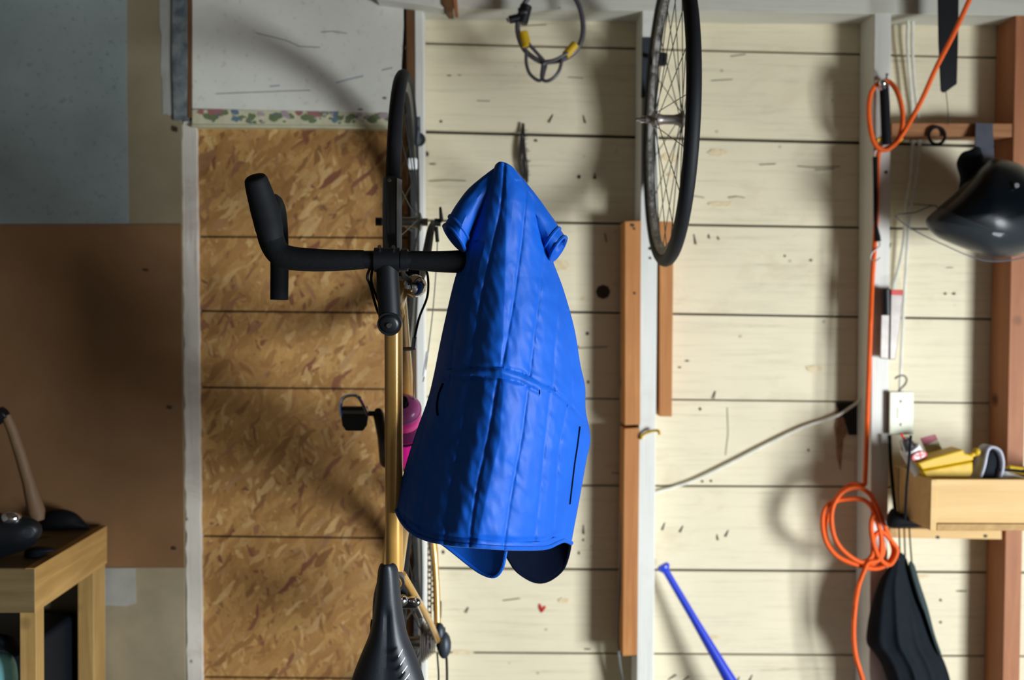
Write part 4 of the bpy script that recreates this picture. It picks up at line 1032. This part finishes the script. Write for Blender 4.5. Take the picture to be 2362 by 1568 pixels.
# ================================================================== OUTLET and tools near the right stud
ou = thing('power_outlet', 'ivory electric outlet with cover plate fixed beside the right white stud', 'outlet', P(2080, 1002, .115))
MB().prism([P(2051, 906, .112), P(2104, 906, .112), P(2104, 1000, .112), P(2051, 1000, .112)], (0, .065, 0)).build('box', 'darksteel', ou, bev=.002)
cv = MB().prism([P(2052, 903, .118), P(2109, 903, .118), P(2108, 1002, .118), P(2051, 1002, .118)], (0, .006, 0)).build('cover_plate', 'ivory', ou, bev=.003)
for y in (926, 979): MB().lathe(P(2079, y, .119), EO, [(0, .002), (.003, .0015), (.004, 0)], 10).build('screw', 'steel', cv)
MB().prism([P(2076, 944, .1185), P(2081, 948, .1185), P(2081, 960, .1185), P(2070, 962, .1185), (P(2074, 956, .1185))], (0, .004, 0)).build('slot', 'darksteel', cv)
MB().prism([P(2070, 940, .1195), P(2090, 940, .1195), P(2090, 966, .1195), P(2070, 966, .1195)], (0, .002, 0)).build('receptacle', 'ivory', cv, bev=.002)

tp_ = thing('tapered_tool', 'grey tapered steel tool in a black holder hanging right of the orange cord', 'tool', P(2050, 828, .125))
MB().prism([P(x, y, .128) for x, y in [(2055, 670), (2083, 668), (2083, 690), (2078, 740), (2066, 829), (2052, 829)]], (0, .007, 0)).build('blade', 'steel', tp_, bev=.002)
MB().prism([P(x, y, .124) for x, y in [(2033, 700), (2053, 690), (2054, 829), (2030, 826)]], (0, .006, 0)).build('sheath', 'steel', tp_, bev=.002)
MB().tube([P(2043, 666, .128), P(2044, 727, .128)], .0125, 14).build('holder', 'plastic', tp_, bev=.002)
MB().prism([P(x, y, .131) for x, y in [(2056, 668), (2083, 668), (2083, 681), (2056, 680)]], (0, .012, 0)).build('red_band', 'red', tp_, bev=.001)
MB().prism([P(x, y, .126) for x, y in [(2056, 641), (2078, 641), (2080, 669), (2055, 669)]], (0, .004, 0)).build('hanging_tab', 'visor', tp_, bev=.001)

# ================================================================== WOODEN TRAY SHELF
a = P(2147, 1105, .315); x0 = a.x; zt = a.z; zb_ = P(2147, 1223, .315).z; x1 = x0 + .40; y0, y1 = -.315, -.101
tray = thing('wooden_tray', 'open pine tray shelf full of odds and ends at the right edge', 'shelf', Vector(((x0 + x1) / 2, (y0 + y1) / 2, zb_)))
MB().box((x0 + .002, y0, zb_ + .018), (x1, y0 + .017, zt)).build('front_board', 'ply', tray, bev=.0015)
for xx in (x0, x1 - .016): MB().box((xx, y0 + .0005 if xx != x0 else y0 - .002, zb_), (xx + .016, y1, zt - .001)).build('side_board', 'ply', tray, bev=.0015)
MB().box((x0 + .017, y1 - .016, zb_), (x1 - .017, y1, zt)).build('back_board', 'ply', tray, bev=.0015)
MB().box((x0 + .016, y0 - .003, zb_), (x1, y1 - .016, zb_ + .017)).build('bottom_board', 'pine', tray, bev=.0015)
# contents
yc = thing('yellow_case', 'yellow ribbed plastic case lying tilted in the pine tray', 'case', P(2190, 1100, .25))
piece(MB().prism([P(x, y, .275) for x, y in [(2116, 1068), (2150, 1056), (2222, 1036), (2226, 1046), (2246, 1050), (2246, 1062), (2128, 1084)]], (0, .06, 0)), 'lid', 'yellow', bev=.004, parent=yc)
piece(MB().prism([P(x, y, .272) for x, y in [(2126, 1085), (2245, 1064), (2245, 1088), (2236, 1110), (2150, 1120), (2136, 1104)]], (0, .055, 0)), 'body', 'yellow', bev=.005, parent=yc)
MB().ball(P(2253, 1042, .262), .0105, 12).tube([P(2236, 1052, .26), P(2252, 1043, .262)], .007, 10).build('knob', 'yellow', yc)
sp = thing('spray_can', 'white spray can with a red oval logo leaning in the pine tray', 'can', P(2130, 1105, .21))
sa, se = P(2096, 1030, .232), P(2136, 1100, .222); sv = (se - sa)
MB().lathe(sa, sv, [(.016, 0), (.0245, .004), (.0255, .010), (.0255, sv.length), (0, sv.length)], 24).build('body', 'white', sp)
MB().lathe(sa, sv, [(0, -.026), (.010, -.025), (.014, -.020), (.017, -.004), (.0205, .003)], 20).build('cap', 'alu', sp)
MB().tube([sa - sv.normalized() * .026, sa - sv.normalized() * .036 + Vector((-.003, 0, .004))], .003, 8).build('nozzle', 'red', sp)
lg = []
for k in range(20):
    an = 2 * math.pi * k / 20; lg.append((2121 + 17 * math.cos(an), 1052 + 11 * math.sin(an) - 4 * math.cos(an)))
MB().prism([P(x, y, .2605) for x, y in lg], (0, .012, 0)).build('logo_oval', 'red', sp)
MB().prism([P(2122 + (x - 2122) * .72, 1050 + (y - 1050) * .68, .2611) for x, y in lg], (0, .004, 0)).build('logo_field', 'white', sp)
MB().prism([P(x, y, .2616) for x, y in [(2119, 1043), (2124, 1042), (2127, 1056), (2122, 1057)]], (0, .002, 0)).prism([P(x, y, .2617) for x, y in [(2112, 1050), (2131, 1046), (2132, 1050), (2113, 1054)]], (0, .002, 0)).build('logo_cross', 'red', sp)
cdp = thing('card_packet', 'maroon and white card packet behind the yellow case', 'packet', P(2155, 1100, .17))
piece(MB().prism([P(x, y, .18) for x, y in [(2124, 1011), (2158, 1002), (2180, 1050), (2186, 1104), (2150, 1104), (2143, 1058)]], (0, .006, 0)), 'card', 'cream', parent=cdp)
piece(MB().prism([P(x, y, .1812) for x, y in [(2124, 1011), (2158, 1002), (2163, 1014), (2142, 1024), (2132, 1028)]], (0, .004, 0)), 'header', 'maroon', parent=cdp, bev=0)
gl_ = thing('grey_glove', 'grey and black folded strap standing up in the pine tray', 'glove', P(2285, 1104, .26))
def band(pts, wv, name, mat, parent, th=.004):
    g = pxline(pts, 6); w2 = Vector((0, wv, 0)); return MB().grid([[p + w2 for p in g], [p - w2 for p in g]]).build(name, mat, parent, solid=th)
band([(2246, 1108, .26), (2258, 1074, .26), (2264, 1045, .26), (2270, 1030, .26), (2284, 1026, .26), (2300, 1036, .26), (2307, 1060, .26), (2305, 1085, .26), (2296, 1112, .26)], .022, 'outer_band', 'grey', gl_, .006)
puff([(2268, 1056), (2280, 1040), (2294, 1042), (2302, 1062), (2298, 1088), (2288, 1110), (2256, 1110), (2262, 1084)], (2282, 1078), .26, .018, .018, 'inner_pad', 'bagcloth', gl_)
tag(puff([(2302, 1104), (2306, 1076), (2322, 1082), (2346, 1094), (2366, 1102), (2372, 1112), (2330, 1116), (2304, 1114)], (2335, 1102), .235, .022, .03, 'white_rag', 'white'), 'crumpled white rag in the pine tray right of the grey strap', 'rag')
sd_ = thing('screwdriver', 'yellow and black handled screwdriver lying across the tray at the right edge', 'tool', P(2350, 1092, .235))
MB().tube([P(2326, 1080, .27), P(2350, 1084, .27), P(2400, 1098, .255)], [.0085, .0095, .0095], 10).build('handle', 'yellow', sd_)
MB().tube([P(2300, 1084, .275), P(2330, 1084, .28), P(2372, 1088, .275)], [.002, .0035, .0055], 8).build('grip', 'rubber', sd_)

# ================================================================== DRAWSTRING BAG
bag = thing('drawstring_bag', 'dark drawstring bag hanging by black cords under the pine tray', 'bag', P(2090, 1760, .15))
gT = by_arc([(2064, 1288), (2070, 1277), (2078, 1274), (2086, 1280), (2092, 1290)])
gL = by_arc([(2064, 1288), (2046, 1312), (2026, 1345), (2010, 1395), (2001, 1440), (1999, 1482), (2018, 1508), (2036, 1540), (2052, 1600), (2062, 1720)])
gR = by_arc([(2092, 1290), (2104, 1330), (2118, 1380), (2136, 1420), (2156, 1480), (2180, 1530), (2194, 1580), (2196, 1640), (2186, 1740)])
gH = by_arc([(2062, 1720), (2100, 1752), (2150, 1758), (2186, 1740)])
GS = coons(gT, gH, gL, gR); fr_, bk_ = [], []
for j in range(71):
    v = j / 70; r1, r2 = [], []
    for i in range(49):
        t = i / 48; px, py = GS(t, v)
        w_ = math.sin(math.pi * t) ** .6 * np.interp(v, [0, .3, 1], [.012, .045, .06])
        fold = .009 * math.exp(-((t - .48 - .04 * v) / .055) ** 2) + .009 * math.exp(-((t - .76) / .06) ** 2) + .005 * math.exp(-((t - .22) / .07) ** 2)
        fold *= min(1, v * 2.2) * math.sin(math.pi * t) ** .4
        r1.append(P(px, py, .135 + w_ + fold + .004 * noise.noise(Vector((px * .02, py * .012, 1))))); r2.append(P(px, py, .135 - w_ * .3))
    fr_.append(r1); bk_.append(r2)
MB().grid(fr_).build('body', 'bagcloth', bag, solid=.002); MB().grid(bk_).build('back', 'bagcloth', bag, solid=.002)
puff([(2096, 1302), (2108, 1300), (2122, 1345), (2140, 1400), (2156, 1462), (2172, 1510), (2160, 1500), (2136, 1430), (2112, 1370)], (2130, 1400), .155, .014, .02, 'mesh_pocket', 'mesh', bag)
for k, (x, xe, ye) in enumerate(((2073, 2076, 1280), (2085, 2088, 1300), (2097, 2104, 1308))):
    wire([(x, 1196, .14), (x + 1, 1230, .135), (xe, ye, .135)], .0022, 'rubber', 'cord', bag)
wire([(2052, 1004, .125), (2054, 1060, .125), (2060, 1130, .125), (2066, 1190, .135)], .0050, 'rubber', 'cord', bag)
wire([(2101, 1004, .33), (2096, 1070, .33), (2091, 1130, .325), (2088, 1196, .28)], .0034, 'rubber', 'cord', bag)
puff([(2046, 1192), (2058, 1172), (2076, 1182), (2092, 1186), (2112, 1200), (2130, 1204), (2136, 1213), (2100, 1217), (2050, 1216)], (2085, 1202), .175, .03, .06, 'knotted_strap', 'rubber', bag)
MB().ball(P(2071, 1289, .152), .0042, 8).build('eyelet', 'alu', bag)

# ================================================================== WORKBENCH
fc = P(247, 1213, .118); zt = fc.z; nc = PZ(81, 1311, zt); zap = P(81, 1413, -nc.y).z
bx1 = fc.x; bx1n = nc.x; bx0 = -2.25; yb, yn = fc.y, nc.y
bench = thing('workbench', 'rough pine workbench with apron and square legs in the lower left corner', 'workbench', Vector((-1.6, (yb + yn) / 2, 0)))
MB().prism([(bx0, yn + .002, zt), (bx1n - .012, yn + .002, zt), (bx1 - .012, yb, zt), (bx0, yb, zt)], (0, 0, -.018)).build('top', 'pinedark', bench, bev=.001)
MB().prism([(bx1n, yn, zt + .001), (bx1, yb, zt + .001), (bx1, yb, zap), (bx1n, yn, zap)], (-.022, 0, 0)).build('end_apron', 'pine', bench, bev=.001)
MB().prism([(bx0, yn - .001, zt - .001), (bx1n - .001, yn - .001, zt - .001), (bx1n - .001, yn - .001, zap), (bx0, yn - .001, zap)], (0, .022, 0)).build('front_apron', 'pinedark', bench, bev=.001)
def leg(xr, y, wx, wy): return MB().box((xr - wx, y, 0), (xr, y + wy, zap - .001 if True else zt)).build('leg', 'pinez', bench, bev=.002)
lx = P(97, 1500, -yn).x
leg(bx1n - .008, yn + .022, .036, .040)
leg(bx1 - .004, yb - .080, .040, .078)
leg(bx0 + .06, yn + .022, .040, .075); leg(bx0 + .06, yb - .080, .040, .078)
# on the bench
def onb(px, py): return PZ(px, py, zt)
hmr = thing('wooden_hammer', 'wooden handled hammer leaning upright among clutter on the workbench', 'hammer', onb(85, 1215))
dB = -onb(60, 1240).y
MB().tube([P(88, 1200, dB), P(84, 1180, dB), P(66, 1110, dB + .01), P(48, 1050, dB + .02), P(30, 995, dB + .03), P(14, 958, dB + .035)], [.014, .020, .015, .0135, .0125, .011], 14).build('handle', 'handle', hmr)
MB().tube([P(-18, 972, dB + .035), P(14, 950, dB + .035)], .017, 14).build('head', 'blackmetal', hmr, bev=.003)
tag(puff([(86, 1224), (92, 1196), (112, 1178), (146, 1174), (176, 1184), (196, 1204), (206, 1216), (160, 1222)], (145, 1206), -onb(145, 1219).y, .04, .05, 'black_cap', 'rubber'), 'soft black cap lying at the back of the workbench', 'cap')
dt_ = thing('power_drill', 'black power tool with a chrome nose lying at the left of the workbench', 'tool', onb(40, 1290))
dC = -onb(40, 1282).y + .02
puff([(-60, 1190), (-20, 1180), (20, 1186), (60, 1190), (92, 1206), (96, 1232), (70, 1262), (30, 1278), (-20, 1290), (-60, 1290)], (10, 1236), dC + .02, .045, .05, 'body', 'plastic', dt_)
MB().ball(P(26, 1194, dC + .045), .020, 18, (1.1, 1, .85)).build('chrome_nose', 'chrome', dt_)
MB().lathe(P(66, 1228, dC + .05), EO, [(0, .008), (.010, .007), (.013, 0)], 14).build('trim_ring', 'darksteel', dt_)
tag(puff([(58, 1268), (84, 1260), (118, 1262), (130, 1270), (108, 1276), (96, 1282), (80, 1290), (58, 1288)], (88, 1274), -onb(88, 1284).y, .03, .03, 'folded_tool', 'navy'), 'small dark folded tool lying on the workbench near its right end', 'tool')
# under the bench
tb = P(140, 1500, .30)
tag(MB().box((bx0 + .12, -.36, .0), (bx1 - .065, -.14, .62)).build('bench_shade_prop', 'navy', bev=.012), 'added dark tote standing in the shade under the workbench', 'prop')  # dark box added to give the shade between the bench legs
teal = thing('teal_bag', 'shiny teal plastic bag with dark rim under the workbench', 'bag', P(0, 1700, .42))
puff([(-90, 1530), (-40, 1500), (10, 1502), (34, 1520), (42, 1570), (40, 1680), (-90, 1700)], (-20, 1600), .44, .04, .05, 'sack', 'teal', teal)
MB().tube(pxline([(-90, 1500, .45), (-40, 1478, .46), (10, 1480, .46), (44, 1500, .44)], 5), .016, 10).build('rim', 'navy', teal)
